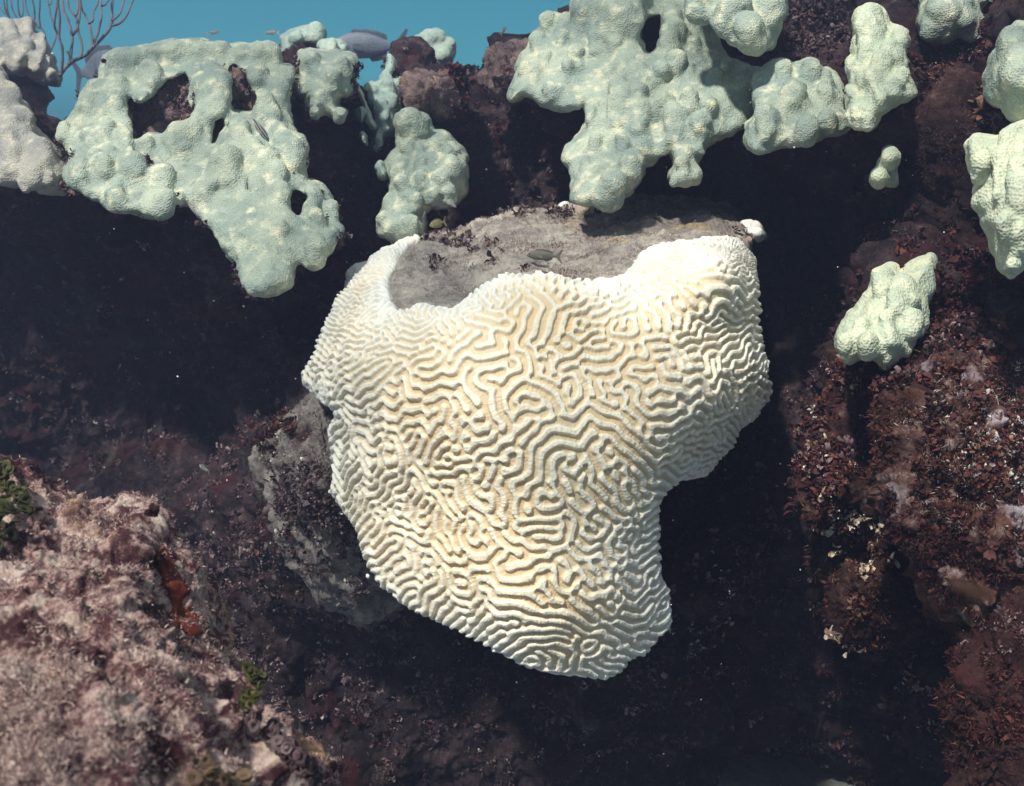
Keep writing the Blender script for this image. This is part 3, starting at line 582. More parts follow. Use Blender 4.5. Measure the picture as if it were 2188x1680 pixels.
coral("mustard_hill_coral", "large bright yellow-green coral with coarse polyps cut by the right edge", [(Z3([(1690,740),(1850,735),(1865,700),(1930,675),(1990,670),(2150,655),(2280,900),(2230,1300),(2010,1400),(1965,1470),(1900,1485),(1872,1470),(1860,1390),(1820,1330),(1790,1250),(1760,1150),(1700,1130),(1690,1100),(1720,1000),(1700,900),(1675,840)]), .075, .2, .05)],
      Z3([(1930,745,70),(1760,880,56),(1750,780,46),(1870,860,1860,1050,60),(1990,900,1990,1100,90),(1900,1200,60),(1920,1430,40)]), (1.42, 2110, 420, -.0004, -.0004), CORAL_NEAR, GR, .0032, (), (5, 12, 22), 15)
coral("mustard_hill_coral", "leaning pale green coral with pitted dimples, right of the brain coral", [(Z5([(805,560),(830,490),(900,390),(970,310),(1030,260),(1040,190),(1110,135),(1150,130),(1210,150),(1280,90),(1370,35),(1395,60),(1420,160),(1400,260),(1350,340),(1335,430),(1340,520),(1270,560),(1280,640),(1180,660),(1130,720),(1080,700),(980,660),(900,690),(870,670),(850,620)]), .05, .2, .045)],
      Z5([(1100,190,60),(1090,230,50),(1230,250,80),(960,470,60),(1010,560,60),(1120,420,1150,560,50),(1250,440,60),(1180,330,60),(880,560,45)]), (1.62, 1900, 660, -.0001, -.0007), CORAL_NEAR, GR, .0034, (), None, 16, .010)
coral("mustard_hill_coral", "hazy grey-green coral overhang on the left edge below the sea rod", [(Z4([(-350,250),(0,225),(100,215),(180,250),(250,240),(290,205),(340,200),(385,240),(400,400),(420,390),(470,375),(515,420),(520,500),(590,600),(640,720),(690,820),(722,1040),(650,1010),(570,1010),(500,1000),(400,940),(250,860),(100,850),(-350,850)]), .07, .25, .05)],
      Z4([(320,260,320,400,60),(470,430,48),(100,300,90),(300,520,80),(480,560,60),(150,480,90),(420,700,80),(600,850,60),(200,680,90),(560,700,40)]), (3.35, 40, 110, 0, -.0006), CORAL_TAN, GR, .005, (), (6, 6, 14), 17, ek=.7, ep=.2)
coral("mustard_hill_coral", "pale tan sloping coral skirt on the left edge under the hazy overhang", [(Z1([(-300,150),(0,360),(50,440),(110,530),(170,620),(205,710),(270,760),(330,830),(372,890),(360,960),(345,1000),(375,1050),(270,1055),(180,1010),(90,1000),(0,990),(-300,950)]), .06, .25, .05)],
      Z1([(40,520,70),(120,640,60),(150,760,60),(20,680,80),(60,840,70),(220,820,60),(180,920,50),(-60,500,80)]), (2.28, 50, 300, 0, -.0010), CORAL_TAN, GR, .0046, (), (5, 8, 18), 18, ek=.8, ep=.15)
PG = "scraps of pale coral on the dark rock"
for k, (pl, lab, dd) in enumerate(((Z2([(160,580),(190,568),(204,590),(200,640),(185,665),(165,640)]), "small pale coral scrap right of the square block's foot", 2.60),
        (Z2([(150,465),(185,490),(212,560),(250,640),(264,700),(232,690),(205,640),(190,560),(165,510)]), "long narrow pale coral sliver down the dark rock beside the ragged strip", 2.66),
        (Z2([(163,745),(180,703),(215,730),(222,795),(190,792)]), "diamond-shaped pale coral scrap on dark rock under the square block", 2.55),
        (Z2([(262,880),(290,868),(332,930),(332,965),(285,978),(258,920)]), "pale coral scrap touching the lower left of the upright knobbly coral", 2.42),
        ([(746,505),(752,498),(756,515),(753,528),(748,526)], "tiny white curled coral chip right of the big left coral", 2.3))):
    coral("coral_scrap", lab, [(pl, .02, .10, .014)], [], (dd - .02, pl[0][0], pl[0][1], 0, -.0005), CORAL_FAR if k < 4 else CORAL_WHITE, PG, .0034, (), None, 20 + k, .004)
coral("coral_slab", "smooth pale green slab half hidden behind the brain coral's left arm", [([(736,640),(738,612),(750,566),(790,560),(815,575),(812,660),(780,700),(745,690)], .05, .15, .018)], [], (2.22, 760, 600, 0, -.0006), CORAL_WHITE, None, .004, (), None, 26, .003, push=.1)
coral("white_coral", "small smooth white coral knob at the right rim of the dead top", [([(1578,480),(1590,472),(1612,475),(1630,488),(1640,500),(1630,514),(1612,510),(1590,500)], .028, .05, .022)], [(1600,484,9),(1618,496,10),(1606,494,7)], (2.22, 1600, 490, 0, 0), CORAL_WHITE, None, .0022, (), None, 27, .003)
coral("pale_sponge", "small smooth bluish white dome behind the dead top of the brain coral", [([(1186,446),(1190,434),(1207,430),(1222,435),(1230,448),(1210,456)], .03, .06, .025)], [(1207,444,14)], (2.50, 1207, 442, 0, 0), CORAL_WHITE, None, .003, (), None, 28, .002, "sponge")

# ------------------------------------------------------------------ rocks
FR = [(-140, 955), (-60, 960), (0, 975), (55, 990), (100, 1022), (170, 1040), (230, 1066), (290, 1062), (322, 1066), (346, 1080), (350, 1110), (372, 1170), (402, 1200), (440, 1270), (462, 1300), (480, 1365), (518, 1420), (555, 1500), (600, 1570), (640, 1610), (690, 1640), (705, 1700), (700, 1900), (300, 2000), (-200, 2000), (-260, 1400)]
boulder("foreground_rock", "large near pink and cream encrusted boulder in the lower left corner", FR, (120, 1600), .98, .36, .30, ROCK_PINK, 1.0, 2.2, 1, tilt=(.0001, -.00055), octs=((.16, .020), (.07, .018), (.035, .014), (.014, .0085), (.006, .0038), (.003, .0016)))
boulder("rock", "rust orange encrusted boulder lit by sun on the right edge", [(1885,900),(1905,820),(1950,760),(1990,725),(2040,705),(2110,722),(2150,770),(2200,790),(2330,850),(2360,1050),(2300,1260),(2150,1330),(2020,1290),(1960,1200),(1905,1080)], (2120, 1000), 1.54, .19, .3, ROCK_ORANGE, 1.1, 2.4, 2, tilt=(0, -.0004))
boulder("rock", "dark maroon round rock in the lower right corner", [(2035,1480),(2060,1400),(2095,1340),(2150,1308),(2230,1290),(2330,1400),(2330,1650),(2300,1800),(2050,1800),(2030,1650),(2040,1550)], (2180, 1560), 1.38, .16, .25, ROCK_MAROON, .9, 2.4, 3)
boulder("rock", "narrow rust brown rock spur with leafy tips, lower right of the brain coral", [(1765,1310),(1775,1260),(1800,1205),(1812,1185),(1840,1200),(1900,1180),(1960,1250),(1950,1350),(1880,1390),(1815,1385),(1780,1372)], (1855, 1290), 1.80, .12, .2, ROCK_MAROON, .9, 2.2, 4)
boulder("rock", "rugged dark rock shoulder under the leaning pale green coral", [(1700,980),(1740,900),(1790,800),(1850,760),(1930,780),(1980,900),(1990,1100),(1960,1250),(1900,1300),(1840,1240),(1760,1180),(1710,1080)], (1850, 1010), 1.90, .20, .25, ROCK_MAROON, 1.2, 2.4, 5)
boulder("rock", "grey-brown sunlit rock face at the left foot of the brain coral", [(545,975),(590,915),(630,870),(655,845),(690,838),(760,880),(800,1000),(840,1150),(850,1290),(780,1350),(700,1290),(620,1180),(570,1070)], (700, 1070), 2.13, .24, .3, ROCK_GREY, .7, 2.4, 6, tilt=(0, .0002))
boulder("rock", "brown turf-covered rock with an arched hollow, left of the top centre gap", Z2([(395,520),(405,450),(450,400),(520,372),(620,355),(700,360),(735,400),(745,520),(730,610),(660,660),(560,640),(450,610),(400,580)]), (926, 197), 2.72, .16, .25, ROCK_BROWN, .6, 2.2, 7)
boulder("rock", "sunlit brown rock with orange top, just left of the finger-knobbed coral", Z2([(868,380),(875,320),(905,285),(955,250),(1040,238),(1120,235),(1150,330),(1100,450),(1000,520),(900,520),(860,450)]), (1090, 145), 2.62, .15, .25, ROCK_BROWN, .6, 2.2, 8)
boulder("rock", "smooth grey-brown tall rock between the bright column and right edge corals", [(1950,260),(1975,190),(2020,150),(2070,140),(2110,200),(2110,320),(2090,430),(2040,460),(1990,440),(1960,360)], (2030, 300), 2.0, .16, .2, ROCK_MAROON, .45, 2.2, 9)
boulder("rock", "hazy dark rock hanging beneath the left edge overhang", Z4([(-300,800),(100,820),(300,840),(420,940),(540,1050),(620,1090),(655,1150),(560,1180),(540,1300),(520,1380),(420,1420),(200,1300),(-300,1300)]), (30, 190), 3.5, .15, .25, ROCK_BROWN, .6, 2.4, 10)
boulder("rock", "hollow dark rock visible through the gaps of the big left coral", Z1([(640,420),(1000,330),(1450,330),(1500,560),(1450,820),(1200,900),(800,860),(640,760)]), (420, 240), 2.46, .15, .3, ROCK_BROWN, .9, 2.6, 11)
boulder("rock", "dark rock pillar under the hazy coral cap, beside the grey fish", Z1([(1490,270),(1530,190),(1640,165),(1720,230),(1740,400),(1700,600),(1560,620),(1500,420)]), (640, 150), 3.05, .12, .2, ROCK_DARK, .5, 2.4, 12)
boulder("rock", "dark rock stump between the ragged coral strip and the round hazy hump", Z2([(365,215),(400,195),(450,230),(520,340),(560,420),(480,520),(400,480),(370,380)]), (875, 140), 3.1, .1, .2, ROCK_DARK, .5, 2.4, 13)

# ------------------------------------------------------------------ leafy algae and turf
PAL = {"red": [(.050, .014, .014), (.095, .032, .028), (.028, .012, .014)], "pink": [(.66, .48, .43), (.70, .55, .48), (.30, .18, .19)], "tan": [(.42, .33, .24), (.26, .16, .11), (.60, .50, .40)], "dark": [(.045, .026, .030), (.085, .050, .055), (.14, .10, .10)],
       "olive": [(.030, .032, .010), (.060, .058, .016), (.022, .020, .010)], "pale": [(.50, .46, .44), (.35, .31, .31), (.62, .55, .47)], "rust": [(.11, .042, .026), (.075, .030, .022), (.19, .105, .070)], "brown": [(.16, .10, .06), (.10, .06, .04), (.22, .15, .09)], "mauve": [(.085, .052, .060), (.14, .088, .096), (.22, .15, .15)]}
def rand_frames(Nn, tilt, rg):
    n = len(Nn); up = Nn + tilt * rg.standard_normal((n, 3)); up /= np.linalg.norm(up, axis=1, keepdims=True)
    a = rg.standard_normal((n, 3)); s_ = np.cross(up, a); s_ /= np.linalg.norm(s_, axis=1, keepdims=True)
    return up, s_, np.cross(up, s_)
def blades(P, Nn, size, pal, rg, wide=.8):
    """rosettes of curled, ruffled lobes, 5 x 4 points each; returns V, Q, tint"""
    k = 5; n0 = max(len(P) // k, 1); idx = np.repeat(np.arange(n0), k); n = len(idx)
    P = P[:n0][idx] + rg.normal(0, size * .28, (n, 3)); Nn = Nn[:n0][idx]; sc = np.exp(np.clip(rg.normal(-.28, .38, n0), -1, .45))[idx]
    up, sd_, fw = rand_frames(Nn, .60, rg)
    L = size * sc * rg.uniform(.7, 1.2, n); Wd = L * rg.uniform(.35, .85, n) * wide; curl = rg.uniform(-1.0, 2.8, n); cup = rg.uniform(-.7, .9, n)
    rows = np.array([0, .28, .58, .84, 1.0]); wp = np.array([.30, .62, 1.0, .88, .35]); cols = np.array([-1, -.36, .36, 1.0]); ph = rg.uniform(0, 6.28, n)
    V = np.zeros((n, 5, 4, 3))
    for i in range(5):
        a = curl * rows[i]; hgt = L * (rows[i] * np.cos(a * .6)); fo = L * rows[i] * np.sin(a * .6)
        for j in range(4):
            s_ = cols[j] * .5 * Wd * wp[i] * (1 + .22 * rg.standard_normal(n) * (i > 0))
            cu = cup * Wd * .6 * abs(cols[j]) * wp[i] + .10 * L * np.sin(ph + 2.2 * i + 1.7 * j) * (i > 0)
            V[:, i, j] = P + up * (hgt - .06 * L * abs(cols[j]) * (i == 4))[:, None] + sd_ * s_[:, None] + fw * (fo + cu)[:, None]
    q = grid_quads(5, 4); Q = (q[None] + (np.arange(n) * 20)[:, None, None]).reshape(-1, 4)
    c = np.array(PAL[pal])[rg.integers(0, 3, n0)][idx] * rg.uniform(.75, 1.25, (n, 1))
    tint = np.repeat(c, 20, 0).reshape(n, 5, 4, 3); tint[:, 4] *= 1.5; tint[:, 3] *= 1.2; tint[:, :2] *= .85   # paler growing margin
    return V.reshape(-1, 3), Q, np.clip(tint.reshape(-1, 3), 0, .9)
def hairs(P, Nn, size, pal, rg, wd=.10):
    n = len(P); up, sd_, fw = rand_frames(Nn, .6, rg); L = size * rg.uniform(.4, 1.5, n)
    V = np.zeros((n, 4, 3)); b = sd_ * (L * wd)[:, None]; bend = fw * (L * rg.uniform(-.5, .5, n))[:, None]
    V[:, 0] = P - b; V[:, 1] = P + b; V[:, 2] = P + up * L[:, None] + bend + b * .3; V[:, 3] = P + up * L[:, None] + bend - b * .3
    Q = (np.arange(4)[None] + (np.arange(n) * 4)[:, None])
    c = np.array(PAL[pal])[rg.integers(0, 3, n)] * rg.uniform(.7, 1.3, (n, 1))
    return V.reshape(-1, 3), Q, np.clip(np.repeat(c, 4, 0), 0, .9)
SRCPX = {k: (V, N, *to_px(V)) for k, (V, N) in ROCKS.items()}
def pick(src, cx, cy, rx, ry, n, rg, patch=.0, rot=0, psize=.03):
    Vs, Ns, Ps = [], [], []
    for k in src.split("+"):
        V, N, px, py, d = SRCPX[k]
        dx, dy = px - cx, py - cy; c, s_ = math.cos(rot), math.sin(rot)
        e = ((dx * c + dy * s_) / rx) ** 2 + ((-dx * s_ + dy * c) / ry) ** 2
        m = (e < 1) & ((N * (V - CAM)).sum(1) < .15 * np.linalg.norm(V - CAM, axis=1))
        Vs.append(V[m]); Ns.append(N[m]); Ps.append((1 - e[m]) ** .4 + .02)
    V = np.concatenate(Vs); N = np.concatenate(Ns); p = np.concatenate(Ps)
    if len(V) == 0: return V, N
    p = p * (np.clip(.65 * noise3(V, .035, 90) + .5 * noise3(V, .013, 91) + .32 - patch, 0, 1) ** 2.0 + (.002 if patch else .012))
    i = rg.choice(len(V), n, p=p / p.sum()); return V[i] + rg.normal(0, .002, (n, 3)), N[i]
def algae(name, label, layers, cat="algae", kind=None, group=None, seed=0):
    rg = np.random.default_rng(900 + seed); Vs, Qs, Ts = [], [], []; off = 0
    for typ, src, (cx, cy, rx, ry), n, size, pal, patch, *r in layers:
        n = int(n * 1.35) if typ == "leaf" else n; P, Nn = pick(src, cx, cy, rx, ry, n, rg, patch, r[0] if r else 0)
        if len(P) == 0: print("EMPTY ZONE", label, src); continue
        V, Q, t = (blades if typ == "leaf" else hairs)(P, Nn, size, pal, rg)
        Vs.append(V); Qs.append(Q + off); Ts.append(t); off += len(V)
    V = np.concatenate(Vs); base = V.mean(0)
    o = link_mesh(name, local(V, base), np.concatenate(Qs), LEAF if layers[0][0] == "leaf" else FUZZ, smooth=True, attrs={"tint": np.concatenate(Ts)}); o.location = base
    tag(o, label, cat, group, kind); return o
W_ = "wall"; FGR = "foreground_rock1"
# stuff: turf over everything
algae("turf_algae", "short fuzzy filaments coating the near pink boulder", [("hair", FGR, (250, 1450, 520, 560), 60000, .0030, "pink", .0), ("hair", FGR, (250, 1450, 520, 560), 26000, .0034, "mauve", .0), ("hair", FGR, (250, 1400, 500, 500), 6000, .0028, "pink", .1)], "turf", "stuff", seed=1)
algae("plateau_turf", "grey-tan turf on the flat dead top of the brain coral", [("hair", "plateau", (1240, 540, 430, 150), 40000, .0030, "pale", .0), ("hair", "plateau", (1240, 540, 430, 150), 20000, .0034, "mauve", .05), ("hair", "plateau", (1240, 540, 430, 150), 9000, .0034, "tan", .2)], "turf", "stuff", seed=2)
algae("wall_turf", "dark maroon turf and leaf litter over the shaded reef wall", [("leaf", W_, (1094, 900, 1500, 1000), 16000, .012, "dark", .1), ("leaf", W_, (1800, 800, 700, 900), 9000, .013, "red", .1), ("hair", W_, (1094, 840, 1500, 1000), 26000, .010, "dark", .0), ("leaf", W_, (1094, 1100, 1300, 800), 1500, .010, "mauve", .2), ("leaf", W_, (1094, 1200, 1300, 700), 700, .007, "pale", .3), ("leaf", W_, (600, 1250, 500, 500), 6000, .012, "mauve", .15), ("leaf", W_, (1500, 1300, 500, 400), 3500, .012, "mauve", .2), ("hair", W_, (1900, 1100, 400, 500), 16000, .009, "red", .1), ("hair", W_, (1094, 1200, 1300, 700), 16000, .008, "mauve", .15)], "turf", "stuff", seed=3)
AG = "tufts of leafy red and brown algae on the rocks"
ZN = [("dark red algae tuft against the top right coral cushion", [("leaf", W_ + "+rock9", (2060, 95, 70, 50), 900, .017, "red", .0), ("leaf", W_, (2060, 95, 60, 40), 260, .016, "mauve", .0)]),
      ("red-brown algae clump right of the bright coral column", [("leaf", W_ + "+rock9", (1970, 130, 48, 60), 700, .014, "red", .0), ("leaf", W_ + "+rock9", (1985, 140, 40, 40), 260, .012, "rust", .0)]),
      ("brown bushy algae in front of the right edge coral mounds", [("leaf", W_ + "+rock9", (2140, 235, 60, 50), 800, .018, "rust", .0), ("leaf", W_, (2140, 235, 60, 50), 500, .018, "dark", .0)]),
      ("dark purple algae on the wall left of the bright column's top", [("leaf", W_, (1780, 50, 110, 60), 1100, .015, "mauve", .0), ("leaf", W_, (1760, 60, 100, 60), 700, .014, "dark", .0)]),
      ("red algae bush right of the leaning pale green coral", [("leaf", W_, (2035, 640, 70, 90), 1800, .015, "red", .0), ("leaf", W_, (2030, 640, 70, 90), 260, .011, "rust", .0)]),
      ("red algae sprigs left of the leaning pale green coral", [("leaf", W_ + "+rock5", (1760, 690, 60, 60), 500, .014, "red", .1), ("leaf", W_, (1790, 660, 60, 40), 200, .011, "rust", .0), ("leaf", W_ + "+rock5", (1770, 690, 60, 60), 60, .009, "pale", .0)]),
      ("dark algae fringe along the foot of the leaning pale green coral", [("leaf", "rock5+rock2+" + W_, (1850, 800, 110, 50), 1300, .014, "red", .0), ("leaf", "rock5+rock2", (1850, 790, 110, 50), 500, .013, "mauve", .0)]),
      ("maroon algae crown on top of the rust orange boulder", [("leaf", "rock2+" + W_, (2060, 720, 110, 45), 1000, .016, "red", .0), ("leaf", "rock2", (2040, 720, 110, 35), 400, .015, "mauve", .0)]),
      ("ruffled tan and red algae sheet over the dark rock shoulder", [("leaf", "rock5", (1800, 960, 130, 190), 2600, .014, "red", .1), ("leaf", "rock5", (1790, 960, 120, 190), 420, .010, "tan", .2), ("leaf", "rock5", (1790, 940, 120, 190), 200, .008, "pale", .2), ("leaf", "rock5", (1790, 940, 120, 190), 500, .012, "mauve", .1)]),
      ("orange and red fuzz across the sunlit right boulder", [("leaf", "rock2", (2100, 900, 160, 180), 2600, .009, "rust", .0), ("leaf", "rock2", (2040, 1000, 200, 280), 5200, .010, "red", .0), ("leaf", "rock2", (2120, 960, 120, 140), 900, .008, "pale", .1)]),
      ("cream leafy algae fringe on the ledge lower right of the brain coral", [("leaf", "rock5+rock4", (1850, 1150, 70, 90), 260, .014, "tan", .0), ("leaf", "rock5+rock4", (1850, 1170, 60, 90), 400, .013, "rust", .0), ("leaf", "rock5", (1800, 1110, 70, 40), 50, .012, "pale", .0)]),
      ("brown algae with two pale leaf tips on the rust brown spur", [("leaf", "rock4", (1830, 1300, 70, 100), 700, .011, "rust", .0), ("leaf", "rock4", (1790, 1375, 22, 20), 26, .020, "tan", .0), ("leaf", "rock4", (1822, 1375, 22, 20), 24, .019, "tan", .0)]),
      ("scattered cream leaves above the dark lower right corner", [("leaf", W_, (1990, 1500, 110, 90), 150, .014, "tan", .1), ("leaf", W_, (2000, 1520, 120, 120), 900, .012, "red", .1), ("leaf", W_, (1990, 1580, 100, 70), 60, .014, "pale", .0)]),
      ("maroon fuzz on the round rock in the lower right corner", [("hair", "rock3", (2130, 1500, 140, 200), 6000, .006, "red", .0), ("leaf", "rock3", (2130, 1480, 120, 190), 1200, .009, "red", .0), ("leaf", "rock3", (2130, 1360, 100, 60), 300, .007, "mauve", .0)]),
      ("brown leafy algae bed below the grey rock face", [("leaf", "rock6+" + W_, (600, 1180, 200, 210), 4200, .013, "dark", .0), ("leaf", "rock6", (640, 1160, 140, 180), 900, .011, "mauve", .0), ("leaf", "rock6+" + W_, (600, 1180, 190, 210), 650, .009, "pale", .1), ("leaf", "rock6+" + W_, (610, 1150, 150, 190), 420, .011, "red", .0)]),
      ("red-brown algae tuft on the upper left shoulder of the grey rock face", [("leaf", "rock6+" + W_, (560, 920, 80, 50), 700, .013, "red", .0), ("leaf", "rock6", (560, 930, 70, 50), 90, .011, "tan", .0)]),
      ("sparse pale algae flecks on the dark wall below the brain coral", [("leaf", W_, (760, 1420, 260, 180), 120, .009, "pale", .1), ("leaf", W_, (900, 1480, 300, 180), 500, .012, "red", .1)]),
      ("curled pale algae scraps right of the brain coral's lowest lobe", [("leaf", W_, (1500, 1330, 90, 150), 90, .013, "pale", .1), ("leaf", W_, (1520, 1300, 100, 160), 60, .012, "tan", .1), ("leaf", W_, (1520, 1300, 130, 200), 500, .012, "red", .1)]),
      ("red algae streak down the dark wall under the big left coral", [("leaf", W_, (240, 660, 45, 70), 420, .013, "red", .1), ("leaf", W_, (300, 780, 50, 60), 300, .013, "red", .1), ("leaf", W_, (250, 650, 45, 60), 50, .010, "tan", .1), ("leaf", W_, (262, 770, 50, 60), 40, .010, "tan", .1), ("leaf", W_, (318, 515, 14, 14), 14, .016, "pale", .0)]),
      ("purplish algae in the hollow of the big left coral", [("leaf", "rock11+" + W_, (420, 190, 150, 100), 1500, .012, "mauve", .0), ("leaf", "rock11", (420, 190, 150, 100), 900, .012, "dark", .0)]),
      ("dark branching algae on the ridge in the top centre gap", [("leaf", W_ + "+rock7", (1015, 160, 55, 40), 900, .016, "red", .0), ("leaf", W_, (1015, 150, 50, 35), 400, .018, "dark", .0)]),
      ("rusty algae patch on the dark wall right of the brown turf rock", [("leaf", W_ + "+rock7+rock8", (1040, 260, 90, 90), 1500, .012, "red", .1), ("leaf", W_, (1080, 270, 90, 90), 110, .009, "rust", .1)]),
      ("red and tan algae between the big left coral and the brain coral arm", [("leaf", W_, (790, 505, 50, 40), 420, .012, "red", .0), ("leaf", W_, (790, 510, 40, 30), 70, .011, "rust", .0), ("leaf", W_, (740, 420, 50, 60), 380, .012, "red", .0), ("leaf", W_, (738, 405, 30, 30), 40, .010, "tan", .0)]),
      ("red algae beside the white knob at the right rim of the dead top", [("leaf", W_ + "+plateau", (1600, 520, 50, 40), 200, .014, "mauve", .0), ("leaf", W_, (1650, 540, 50, 40), 260, .013, "red", .0)]),
      ("dark knobbly algae tufts along the back edge of the dead top", [("leaf", "plateau", (960, 520, 90, 22), 160, .016, "mauve", .3), ("leaf", "plateau", (1160, 455, 160, 12), 200, .013, "dark", .2), ("leaf", "plateau", (1080, 560, 160, 50), 120, .012, "dark", .35)]),
      ]
for k, (lab, lay) in enumerate(ZN):
    loose = any(w_ in lab for w_ in ("sparse", "scattered", "scraps", "streak", "sprigs", "along the back", "between the big", "beside the white", "fringe along", "cream leafy", "bushy", "two pale"))
    algae("algae_flecks" if loose else "leafy_algae", lab, lay, group=None if loose else AG, seed=20 + k, kind="stuff" if loose else None)
# fuzz on grey rock and brown rocks
algae("rock_turf", "short grey-brown turf on the smaller rocks", [("hair", "rock6", (690, 1050, 170, 260), 9000, .006, "mauve", .0), ("hair", "rock6", (680, 980, 120, 120), 4000, .005, "pale", .0), ("hair", "rock7+rock8", (1000, 180, 220, 120), 7000, .006, "mauve", .0), ("hair", "rock2+rock5+rock4+rock3", (2000, 1100, 330, 560), 30000, .008, "red", .0), ("hair", "rock2+rock5+rock4+rock3", (2000, 1100, 330, 560), 16000, .007, "rust", .2), ("hair", "rock2+rock5", (2100, 960, 200, 200), 9000, .006, "pale", .25), ("hair", "rock9", (2030, 300, 80, 160), 4000, .004, "mauve", .0)], "turf", "stuff", seed=9)

def coral_edges():
    rg = np.random.default_rng(77); Ps, Ns = [], []
    for k, (V, N) in FLUFF_SRC.items():
        if 'scrap' in k or 'white' in k.split()[1:3] or len(V) < 8000: continue
        view = (V - CAM) / np.linalg.norm(V - CAM, axis=1, keepdims=True); c = (N * view).sum(1)
        m = (np.abs(c + .05) < .28) & (N[:, 2] < .35); w_ = np.clip(noise3(V, .05, 55) + .05, 0, 1) ** 1.5 * m
        if w_.sum() == 0: continue
        i = rg.choice(len(V), min(420, int(m.sum() * .03) + 40), p=w_ / w_.sum()); Ps.append(V[i] + view[i] * .010); Ns.append(N[i] + np.array([0, 0, -.3]))
    P = np.concatenate(Ps); Nn = np.concatenate(Ns); Nn /= np.linalg.norm(Nn, axis=1, keepdims=True)
    a = blades(P, Nn, .011, "dark", rg); b = blades(P[::2], Nn[::2], .010, "red", rg)
    V = np.concatenate([a[0], b[0]]); base = V.mean(0)
    o = link_mesh("edge_algae", local(V, base), np.concatenate([a[1], b[1] + len(a[0])]), LEAF, attrs={"tint": np.concatenate([a[2], b[2]])}); o.location = base
    tag(o, "dark algae creeping round the undersides of the green corals", "algae", kind="stuff")
coral_edges()

# green segmented algae on the near boulder: one thing per cluster, discs as its parts' surface pattern
def disc_cluster(label, spots, size, pal, seed):
    rg = np.random.default_rng(seed); Vs, Qs, Ts = [], [], []; off = 0; V, N, px, py, d = SRCPX[FGR]
    for (x, y, n, r) in spots:
        for _ in range(n):
            a = rg.uniform(0, 6.28); rr = r * math.sqrt(rg.uniform()); qx, qy = x + rr * math.cos(a), y + rr * math.sin(a)
            e = (px - qx) ** 2 + (py - qy) ** 2 + (d * 200) ** 2; i = np.argmin(e); c = V[i] + N[i] * rg.uniform(.002, .014)
            if not Vs or True:
                off_px = np.array([qx, qy]); c = pt(*(off_px * .6 + np.array([px[i], py[i]]) * .4), d[i] - rg.uniform(0, .012))
            up, s_, fw = [v[0] for v in rand_frames((N[i] + np.array([0, -.5, .5]))[None], .7, rg)]
            rad = size * rg.uniform(.6, 1.25); th = np.linspace(0, 2 * math.pi, 13)[:-1]; rings = []
            for (q, z) in ((.02, .25), (.55, .22), (.88, .06), (1.0, -.08), (.9, -.2), (.4, -.12)):
                w_ = 1 + .10 * np.sin(3 * th + rad * 900) + .06 * np.sin(7 * th)
                rings.append(c + (s_[None] * np.cos(th)[:, None] + fw[None] * np.sin(th)[:, None]) * (rad * q * w_)[:, None] + up * (z * rad * -.9 + .25 * rad * q ** 2))
            Vs.append(np.concatenate(rings)); Qs.append(grid_quads(6, 12, True) + off); off += 72
            col = np.array(PAL[pal][rg.integers(0, 3)]) * rg.uniform(.7, 1.4); tt = np.tile(col, (72, 1)); tt[24:48] *= 1.5; Ts.append(tt)
    V_ = np.concatenate(Vs); base = V_.mean(0)
    o = link_mesh("disc_algae", local(V_, base), np.concatenate(Qs), LEAF, attrs={"tint": np.clip(np.concatenate(Ts), 0, .9)}); o.location = base
    tag(o, label, "algae", "clusters of disc-leaved green algae")
disc_cluster("olive green disc-leaved algae at the left edge on top of the near boulder", [(12, 985, 10, 18), (30, 1030, 26, 35), (10, 1080, 26, 40), (60, 1060, 10, 14), (5, 1140, 12, 25)], .0062, "olive", 1)
disc_cluster("olive disc-leaved algae sprig poking out of the near boulder's right slope", [(545, 1425, 12, 14), (572, 1430, 12, 12), (552, 1462, 22, 22), (535, 1490, 10, 14)], .0048, "olive", 2)
disc_cluster("dark olive algae clump low on the near boulder's right slope", [(575, 1540, 24, 26), (590, 1575, 16, 20), (565, 1510, 8, 14)], .0050, "dark", 3)
disc_cluster("brown-green disc algae at the near boulder's lower right tip", [(625, 1600, 20, 24), (655, 1628, 20, 22), (600, 1600, 8, 12), (680, 1645, 10, 14)], .0048, "dark", 4)
disc_cluster("small cup-shaped algae discs near the bottom edge of the near boulder", [(450, 1625, 5, 10), (455, 1650, 7, 12), (430, 1670, 8, 16), (480, 1672, 10, 22), (515, 1665, 7, 12)], .0052, "brown", 5)
